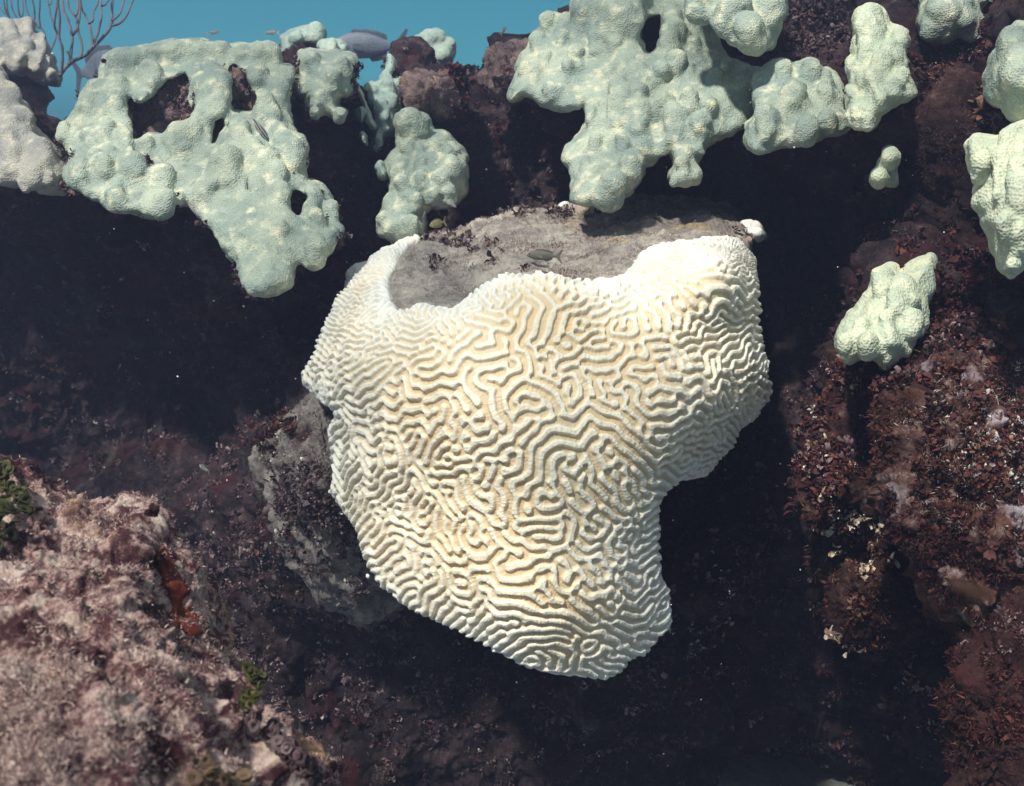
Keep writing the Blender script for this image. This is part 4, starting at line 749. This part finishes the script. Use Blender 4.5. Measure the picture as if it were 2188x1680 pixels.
# sponge patches on the near boulder
def patch_on(name, label, src, outline, mat, lift, cat, seed):
    V, N, px, py, d = SRCPX[src]; xs = np.arange(min(p[0] for p in outline) - 4, max(p[0] for p in outline) + 4, 2.5); ys = np.arange(min(p[1] for p in outline) - 4, max(p[1] for p in outline) + 4, 2.5)
    X, Y = np.meshgrid(xs, ys); m = (abs(px - X.mean()) < 200) & (abs(py - Y.mean()) < 250) & ((N * (V - CAM)).sum(1) < 0)
    bx = ((px[m] - xs[0] + 60) / 6).astype(int); by = ((py[m] - ys[0] + 60) / 6).astype(int); nx_ = bx.max() + 1; ny_ = by.max() + 1
    ok = (bx >= 0) & (by >= 0); A = np.full((ny_, nx_), 9.0); np.minimum.at(A, (by[ok], bx[ok]), d[m][ok]); A[A > 8] = np.median(A[A < 8])
    D = A[((Y - ys[0] + 60) / 6).astype(int).clip(0, ny_ - 1), ((X - xs[0] + 60) / 6).astype(int).clip(0, nx_ - 1)]
    D = gblur(np.pad(D, 12, 'edge'), 1.5)[12:-12, 12:-12]
    W0 = pt(X, Y, D); s_ = poly_sdf(X, Y, chaikin(outline, 2)) + 15 * noise3(W0, .014, seed) + 7 * noise3(W0, .005, seed + 1)
    e = np.clip(-s_ / 12, -1, 1); D2 = D - lift * np.where(e > 0, np.sqrt(1 - (1 - e) ** 2), e * 2) + .004
    Vv = pt(X, Y, D2).reshape(-1, 3); Vv += -FWD * (.003 * noise3(Vv, .008, 6))[:, None]
    Q = grid_quads(len(ys), len(xs)); keep = (s_.ravel() < 10)[Q].all(1); Q = Q[keep]; u = np.unique(Q); mp = -np.ones(len(Vv), int); mp[u] = np.arange(len(u))
    base = Vv[u].mean(0); o = link_mesh(name, local(Vv[u], base), mp[Q][:, ::-1], mat); o.location = base; tag(o, label, cat)
patch_on("encrusting_sponge", "orange-red sponge streak down the near boulder's right side", FGR, [(330, 1190), (350, 1160), (372, 1210), (392, 1240), (402, 1290), (425, 1330), (440, 1345), (430, 1370), (405, 1375), (390, 1360), (372, 1320), (355, 1270)], SPONGE, .006, "sponge", 3)
boulder("sponge_knob", "dark red and orange sponge knob on the near boulder's top corner", [(296, 1075), (310, 1064), (330, 1062), (348, 1074), (353, 1098), (345, 1118), (325, 1125), (303, 1112)], (325, 1092), .862, .024, .03, ROCK_MAROON, .42, 1.4, 14, cat="sponge")

# ------------------------------------------------------------------ sea rod
def tube(pts, radii, sides=7):
    P = np.array(pts, float); n = len(P); Tn = np.gradient(P, axis=0); Tn /= np.linalg.norm(Tn, axis=1, keepdims=True) + 1e-9
    a = np.cross(Tn[0], [0.3, .9, .1]); a /= np.linalg.norm(a); V = []
    th = np.linspace(0, 2 * math.pi, sides, endpoint=False)
    for i in range(n):
        a = a - Tn[i] * (a @ Tn[i]); a /= np.linalg.norm(a); b = np.cross(Tn[i], a)
        V.append(P[i] + radii[i] * (np.cos(th)[:, None] * a + np.sin(th)[:, None] * b))
    V.append(np.tile(P[-1] + Tn[-1] * radii[-1], (sides, 1)))
    return np.concatenate(V), grid_quads(n + 1, sides, True)
def spline(P, per=8):
    P = np.array(P, float); P = np.vstack([2 * P[0] - P[1], P, 2 * P[-1] - P[-2]]); out = []
    for i in range(1, len(P) - 2):
        for t in np.linspace(0, 1, per, endpoint=False):
            out.append(.5 * ((2 * P[i]) + (-P[i - 1] + P[i + 1]) * t + (2 * P[i - 1] - 5 * P[i] + 4 * P[i + 1] - P[i + 2]) * t * t + (-P[i - 1] + 3 * P[i] - 3 * P[i + 1] + P[i + 2]) * t ** 3))
    out.append(P[-2]); return np.array(out)
RODM = rock_mat("sea_rod_skin", [(.0, (.12, .11, .13)), (.5, (.22, .19, .21)), (1, (.34, .30, .30))], 30, None, None, .002)
def sea_rod(label, curves, dep, base_px, r0):
    rg = np.random.default_rng(5); base = pt(base_px[0], base_px[1], dep); root = empty("sea_rod", base); tag(root, label, "soft coral")
    for c, (z, r) in curves:
        q = [(p[0] * .18233, p[1] * .18233) for p in c]; n = len(q)
        W = np.array([pt(x, y, dep + z * i / max(n - 1, 1)) for i, (x, y) in enumerate(q)]); S_ = spline(W, 9)
        S_ = S_ + .0022 * np.stack([noise3(S_, .035, k) for k in (1, 2, 3)], 1)
        rad = np.linspace(r, r * .62, len(S_)) * (1 + .18 * noise3(S_, .012, 5)); V, Q = tube(S_, rad)
        link_mesh("branch", local(V, base), Q, RODM, root)
sea_rod("grey branching sea rod in open water at the top left", [
    ([(705, 885), (760, 810), (860, 720), (980, 660), (1080, 570), (1200, 450), (1300, 300), (1310, 100), (1315, -80), (1300, -260)], (.10, .0060)),
    ([(720, 870), (735, 740), (735, 560), (700, 420), (705, 200), (680, 40), (690, -120)], (-.06, .0048)), ([(700, 420), (650, 340), (640, 250), (670, 60), (660, -120)], (-.05, .0038)),
    ([(810, 760), (840, 600), (850, 420), (800, 240), (750, 120), (735, -40), (720, -160)], (.05, .0046)), ([(850, 415), (900, 340), (930, 200), (935, 40), (945, -160)], (.08, .0042)),
    ([(950, 680), (965, 560), (925, 380), (880, 200), (810, 80), (790, -120)], (.04, .0044)), ([(880, 190), (905, 120), (915, 0), (900, -140)], (.06, .0036)),
    ([(1070, 575), (1080, 470), (1060, 330), (1045, 275), (1000, 190), (960, 120), (940, -60)], (.08, .0040)), ([(1045, 280), (1085, 240), (1100, 140), (1145, 20), (1150, -120)], (.07, .0036)),
    ([(1085, 560), (1110, 480), (1160, 350), (1190, 220), (1190, 60), (1180, -120)], (.12, .0042)), ([(1195, 70), (1240, 50), (1290, -20), (1320, -100)], (.12, .0032)),
    ([(1300, 305), (1400, 270), (1460, 210), (1520, 100), (1570, -10), (1600, -120)], (.10, .0040)), ([(1310, 240), (1380, 180), (1430, 100), (1455, 0), (1460, -120)], (.12, .0036))], 3.0, (128, 161), .006)
sea_rod("faint grey sea rod thicket rising behind the left edge overhang", [
    ([(600, 590), (650, 450), (640, 330), (590, 180), (570, 60), (540, -80)], (.05, .0040)), ([(590, 600), (540, 480), (500, 360), (430, 270), (340, 180), (300, 60), (300, -100)], (-.04, .0040)), ([(570, 60), (600, 40), (605, -40)], (.02, .0030)),
    ([(480, 340), (460, 200), (470, 60), (470, -80)], (-.06, .0038)), ([(400, 260), (400, 120), (380, 20), (340, -80)], (-.04, .0040)), ([(300, 240), (230, 180), (210, 60), (220, -80)], (-.05, .0036)), ([(250, 230), (270, 100), (250, -60)], (.0, .0036)),
    ([(120, 240), (90, 110), (80, -60)], (-.03, .0038)), ([(100, 200), (60, 90), (40, -60)], (-.03, .0036)), ([(90, 180), (30, 130), (-20, 70), (-60, 0)], (.0, .0030)), ([(220, 240), (160, 140), (130, 20), (110, -80)], (.0, .0036)), ([(410, 260), (440, 320), (490, 330)], (.0, .0032))], 3.9, (60, 60), .005)

# ------------------------------------------------------------------ fish
def fish_mat(name, top, side, belly, stripes=0, sc=(0.02, 0.02, 0.02), per=.5, rough=.45):
    m, t, b = new_mat(name); co = coords(t); sp = N_(t, "SeparateXYZ"); t.links.new(co, sp.inputs[0])
    mp = N_(t, "MapRange", i_From_Min=-.22, i_From_Max=.22); t.links.new(sp.outputs[2], mp.inputs[0])
    col = ramp(t, mp.outputs[0], [(.15, belly), (.5, side), (.85, top)])
    if stripes:
        mu = N_(t, "Math", operation='MULTIPLY'); t.links.new(sp.outputs[2], mu.inputs[0]); mu.inputs[1].default_value = stripes
        si = N_(t, "Math", operation='SINE'); t.links.new(mu.outputs[0], si.inputs[0])
        col = mix(t, ramp(t, si.outputs[0], [(per - .08, (0, 0, 0)), (per + .08, (1, 1, 1))]), col, sc)
    n = nz(t, co, 18, 3); col = mix(t, 1.0, col, ramp(t, n, [(.3, (.8, .8, .8)), (.7, (1.1, 1.1, 1.1))]), 'MULTIPLY')
    t.links.new(col, b.inputs["Base Color"]); b.inputs["Roughness"].default_value = rough
    vo = N_(t, "TexVoronoi", i_Scale=60.0); t.links.new(co, vo.inputs["Vector"]); bump(t, b, vo.outputs["Distance"], .01, .3)
    return m
EYE, _t, _b = new_mat("fish_eye"); _b.inputs["Base Color"].default_value = (.01, .01, .012, 1); _b.inputs["Roughness"].default_value = .15
def fin(pts, thick, ring=None):
    """flat ray-ribbed fin: outline in local x,z with real thickness, y centre 0"""
    P = np.array(pts, float); c = P.mean(0); n = len(P); L = []
    for k, f in enumerate((.05, .6, 1.0)):
        q = c + (P - c) * f; th = thick * (1 - .8 * f * f)
        L.append((q, th))
    V = []; 
    for q, th in L: V.append(np.c_[q[:, 0], np.full(n, th), q[:, 1]])
    for q, th in L[::-1]: V.append(np.c_[q[:, 0], np.full(n, -th), q[:, 1]])
    return np.concatenate(V), grid_quads(6, n, True)
def fish(name, label, px, py, d, length, heading, pitch, depth_ratio, mat, fmat, cat="fish", group=None, forked=True, width=.32, roll=0):
    """local: nose +x, tail -x, unit length scaled by length; heading = yaw about Z (0 = facing right in the picture)"""
    root = empty(name, pt(px, py, d)); tag(root, label, cat, group)
    xs = np.array([.50, .485, .45, .40, .33, .24, .12, 0, -.12, -.22, -.30, -.36, -.40]); hh = np.array([.02, .16, .34, .55, .76, .93, 1, .97, .82, .60, .38, .24, .20]) * depth_ratio / 2
    zc = np.array([-.02, -.015, -.01, 0, 0, 0, 0, 0, 0, 0, 0, 0, 0]); th = np.linspace(0, 2 * math.pi, 18, endpoint=False); V = []
    xs2 = np.linspace(.5, -.4, 34); h2 = np.interp(-xs2, -xs, hh); z2 = np.interp(-xs2, -xs, zc)
    for x, h_, z in zip(xs2, h2, z2):
        wv = h_ * width * 2 * (1.0 if x > 0 else 1 + x * 1.2); sn = np.sin(th); cs = np.cos(th)
        V.append(np.c_[np.full(18, x), wv * .5 * np.sign(cs) * np.abs(cs) ** .9 * 2 * .9, z + h_ * sn])
    V.append(np.tile([[.505, 0, -.02]], (18, 1))); V.insert(0, V.pop())
    V.append(np.tile([[-.41, 0, 0]], (18, 1)))
    body = np.concatenate(V); o = link_mesh("body", body, grid_quads(36, 18, True)[:, ::-1], mat, root)
    dr = depth_ratio
    tail = [(-.36, .03), (-.43, .08), (-.56, dr * .52 + .05), (-.60, dr * .50 + .05), (-.50, .0), (-.60, -dr * .50 - .05), (-.56, -dr * .52 - .05), (-.43, -.08), (-.36, -.03)] if forked else [(-.36, .03), (-.46, .10), (-.56, .13), (-.57, 0), (-.56, -.13), (-.46, -.10), (-.36, -.03)]
    parts = [("tail_fin", tail), ("dorsal_fin", [(.26, dr * .42), (.18, dr * .60), (.0, dr * .62), (-.16, dr * .56), (-.29, dr * .42), (-.30, dr * .22), (-.1, dr * .38), (.1, dr * .44)]),
             ("anal_fin", [(-.02, -dr * .42), (-.08, -dr * .60), (-.20, -dr * .54), (-.30, -dr * .36), (-.29, -dr * .18), (-.15, -dr * .34)])]
    for nm, q in parts:
        Vf, Qf = fin(q, .008); link_mesh(nm, Vf, Qf, fmat, root, smooth=False)
    for s_ in (-1, 1):
        Vf, Qf = fin([(.20, -.01), (.10, .03), (.0, .0), (-.02, -.06), (.06, -.07), (.17, -.05)], .005); Vf[:, 1] += 0; a = .35 * s_
        Vf = Vf - [.2, 0, -.03]; Vf = np.c_[Vf[:, 0] * math.cos(a) , Vf[:, 1] - Vf[:, 0] * math.sin(a), Vf[:, 2]] + [.2, s_ * dr * width * .80, -.03]
        link_mesh("pectoral_fin", Vf, Qf, fmat, root, smooth=False)
        th2 = np.linspace(0, 2 * math.pi, 10, endpoint=False); R_ = [np.c_[.40 + .0 * th2 + r_ * np.cos(th2), np.full(10, y_), .03 + r_ * np.sin(th2)] for r_, y_ in ((.022, 0), (.020, .010), (.010, .016), (.001, .017))]
        Ve = np.concatenate(R_); Ve[:, 1] = Ve[:, 1] * s_ + s_ * dr * width * .44
        link_mesh("eye", Ve, grid_quads(4, 10, True)[:, ::s_], EYE, root)
    root.scale = (length,) * 3; root.rotation_euler = (roll, -pitch, heading)
    return root
GREYF = fish_mat("grey_surgeonfish", (.15, .17, .22), (.22, .25, .31), (.30, .33, .38)); GREYFIN = fish_mat("grey_fin", (.10, .12, .16), (.11, .13, .17), (.13, .14, .18))
STR = fish_mat("striped_fish", (.10, .12, .12), (.62, .62, .55), (.70, .68, .62), 62, (.03, .03, .035), .35); STRF = fish_mat("pale_fin", (.40, .42, .38), (.5, .5, .45), (.55, .5, .45))
YEL = fish_mat("yellow_brown_fish", (.22, .18, .08), (.40, .32, .12), (.50, .42, .18)); GRN = fish_mat("green_brown_fish", (.09, .09, .07), (.15, .145, .115), (.20, .19, .16)); DRK = fish_mat("dark_striped_fish", (.04, .05, .06), (.34, .38, .36), (.45, .5, .46), 70, (.015, .018, .02), .1)
fish("surgeonfish", "large faint grey fish swimming left above the ragged coral strip", 783, 98, 4.6, .328, math.pi, .02, .36, GREYF, GREYFIN)
fish("surgeonfish", "dull purple-grey fish with drooping tail beside the sea rod", 222, 150, 4.2, .292, R(-18), R(6), .55, GREYF, GREYFIN)
FG = "small striped juvenile fish"
fish("striped_fish", "tiny striped fish over the flat top of the big left coral", 456, 70, 2.3, .030, R(12), R(10), .24, STR, STRF, group=FG)
fish("striped_fish", "tiny striped fish left of the hazy coral cap, level above the big coral", 580, 70, 2.3, .036, R(172), R(0), .24, STR, STRF, group=FG)
fish("striped_fish", "tiny golden striped fish in blue water left of the knobbly corals", 1076, 65, 2.5, .030, R(50), R(45), .30, STR, STRF, group=FG)
fish("striped_fish", "slim black-striped fish diving over the big left coral's right shoulder", 556, 276, 1.98, .062, R(-20), R(-52), .24, DRK, STRF, group=FG)
fish("striped_fish", "small striped fish at the lower edge of the upright knobbly coral", 963, 434, 2.10, .030, R(-8), R(-35), .32, STR, STRF, group=FG)
fish("striped_fish", "small pale striped fish nose-down left of the yellow fish", 906, 466, 2.12, .030, R(80), R(60), .32, STR, STRF, group=FG)
fish("yellow_fish", "small yellow fish hovering behind the brain coral's left arm", 934, 478, 2.12, .036, R(205), R(-10), .48, YEL, YEL, group="small yellow fish behind the dead top")
fish("yellow_fish", "smaller dim yellow fish between the yellow fish and the dead top", 996, 498, 2.22, .032, R(200), R(-35), .46, YEL, YEL, group="small yellow fish behind the dead top")
fish("bottom_fish", "greenish brown fish resting on the dead top of the brain coral", 1160, 546, 1.83, .062, R(178), R(3), .30, GRN, GRN)
fish("patterned_fish", "small mottled fish in the dark left of the grey rock face", 436, 1000, 2.0, .028, R(150), R(20), .42, STR, GRN)
fish("dim_fish", "faint slender fish in the shadow right of the near boulder's lower slope", 646, 1568, 1.7, .045, R(120), R(50), .28, GRN, GRN)

# ------------------------------------------------------------------ drifting specks, added water-surface gobo, haze
def specks(name, label, n, seed, col, smin_, smax_, box):
    rg = np.random.default_rng(seed); Vs, Qs = [], []; th = np.linspace(0, 2 * math.pi, 6, endpoint=False)
    for i in range(n):
        c = pt(rg.uniform(box[0], box[1]), rg.uniform(box[2], box[3]), rg.uniform(box[4], box[5])); r = rg.uniform(smin_, smax_) * (1 if rg.uniform() > .05 else 2.0)
        q = rg.standard_normal((3, 3)); q, _ = np.linalg.qr(q); s_ = rg.uniform(.5, 1.3, 3) * r
        V = np.concatenate([np.c_[np.cos(th) * math.sin(p), np.sin(th) * math.sin(p), np.full(6, math.cos(p))] for p in (.01, .8, 1.57, 2.35, 3.13)])
        Vs.append((V * s_) @ q + c); Qs.append(grid_quads(5, 6, True) + i * 30)
    m, t, b = new_mat(name + "_matter"); b.inputs["Base Color"].default_value = (*col, 1); b.inputs["Roughness"].default_value = .9
    o = link_mesh(name, np.concatenate(Vs), np.concatenate(Qs), m); tag(o, label, "particles", kind="stuff")
specks("marine_snow", "tiny pale particles drifting through the water", 700, 4, (.60, .58, .60), .00018, .00048, (0, 2188, 0, 1680, .9, 2.0))
specks("marine_flecks", "larger pale flecks drifting in the water", 26, 5, (.80, .72, .66), .0009, .0018, (100, 2100, 30, 1500, 1.1, 1.9))

def flake():
    c = pt(2080, 1262, .27); xs = np.linspace(-1, 1, 13); V = []
    for sgn in (1, -1):
        for x in xs:
            w_ = .28 * math.sqrt(max(1 - x * x, .002)) * (1 + .2 * math.sin(5 * x))
            for v in np.linspace(-1, 1, 5): V.append((x, v * w_, sgn * .04 * (1 - v * v) * (1 - x * x) + .12 * x * x + .05 * v))
    V = np.array(V) * .0070; V = V[:, [0, 2, 1]]; a = R(-22); V = np.c_[V[:, 0] * math.cos(a) - V[:, 2] * math.sin(a), V[:, 1], V[:, 0] * math.sin(a) + V[:, 2] * math.cos(a)]
    q = grid_quads(13, 5); Q = np.concatenate([q, q[:, ::-1] + 65])
    m, t, b = new_mat("brown_flake"); b.inputs["Base Color"].default_value = (.06, .026, .016, 1)
    o = link_mesh("drifting_flake", V, Q, m); o.location = c; tag(o, "blurred orange-brown flake drifting close to the camera at the lower right", "flake")
flake()

def water():  # unseen sheet added overhead; caustic net painted into its transparency dapples the sun
    n = 60; g = np.linspace(-11, 11, n); X, Y = np.meshgrid(g, g, indexing='ij'); V = np.stack([X, Y, 3.1 + 0 * X], -1).reshape(-1, 3); V[:, 2] += fbm(V, ((1.2, .05), (.5, .02)), 88)
    m = bpy.data.materials.new("caustic_filter"); m.use_nodes = True; t = m.node_tree; t.nodes.clear()
    out = t.nodes.new("ShaderNodeOutputMaterial"); tr = t.nodes.new("ShaderNodeBsdfTransparent"); co = N_(t, "TexCoord").outputs["Object"]
    wn = N_(t, "TexNoise", i_Scale=2.2, i_Detail=2.0); t.links.new(co, wn.inputs["Vector"])
    ad = N_(t, "VectorMath", operation='MULTIPLY_ADD'); t.links.new(wn.outputs["Color"], ad.inputs[0]); ad.inputs[1].default_value = (.35, .35, 0); t.links.new(co, ad.inputs[2])
    v1 = N_(t, "TexVoronoi", feature='DISTANCE_TO_EDGE', i_Scale=4.2); t.links.new(ad.outputs[0], v1.inputs["Vector"])
    v2 = N_(t, "TexVoronoi", feature='DISTANCE_TO_EDGE', i_Scale=9.5); t.links.new(ad.outputs[0], v2.inputs["Vector"])
    a = ramp(t, v1.outputs["Distance"], [(.0, (1, 1, 1)), (.07, (.80, .82, .82)), (.22, (.36, .38, .39)), (.45, (.20, .22, .24))])
    b = ramp(t, v2.outputs["Distance"], [(.0, (1, 1, 1)), (.10, (.72, .73, .74)), (.35, (.50, .52, .53))])
    big = nz(t, co, 1.3, 2); c = mix(t, 1.0, ramp(t, big, [(.42, (.52, .54, .55)), (.54, (1, 1, 1))]), mix(t, .5, a, b), 'MULTIPLY')
    c = mix(t, .12, c, (1.0, 1.0, 1.0), 'SCREEN')
    t.links.new(c, tr.inputs[0]); t.links.new(tr.outputs[0], out.inputs[0])
    o = link_mesh("water_surface_gobo", V, grid_quads(n, n), m); tag(o, kind="structure")
water()
def haze():
    x, y0, y1, z0, z1 = 12.2, -12.2, 12.2, -1.6, 2.75
    V = [(sx_, sy_, sz_) for sz_ in (z0, z1) for sy_ in (y0, y1) for sx_ in (-x, x)]
    o = link_mesh("haze", np.array(V), np.array([(0, 2, 3, 1), (4, 5, 7, 6), (0, 1, 5, 4), (2, 6, 7, 3), (0, 4, 6, 2), (1, 3, 7, 5)]), smooth=False)
    m = bpy.data.materials.new("sea_haze"); m.use_nodes = True; t = m.node_tree; t.nodes.clear(); out = t.nodes.new("ShaderNodeOutputMaterial"); v = t.nodes.new("ShaderNodeVolumePrincipled")
    v.inputs["Color"].default_value = (.50, .57, .95, 1); v.inputs["Density"].default_value = .037; v.inputs["Anisotropy"].default_value = .3
    t.links.new(v.outputs[0], out.inputs["Volume"]); o.data.materials.append(m); tag(o, kind="stuff", label="blue-green underwater haze")
haze()
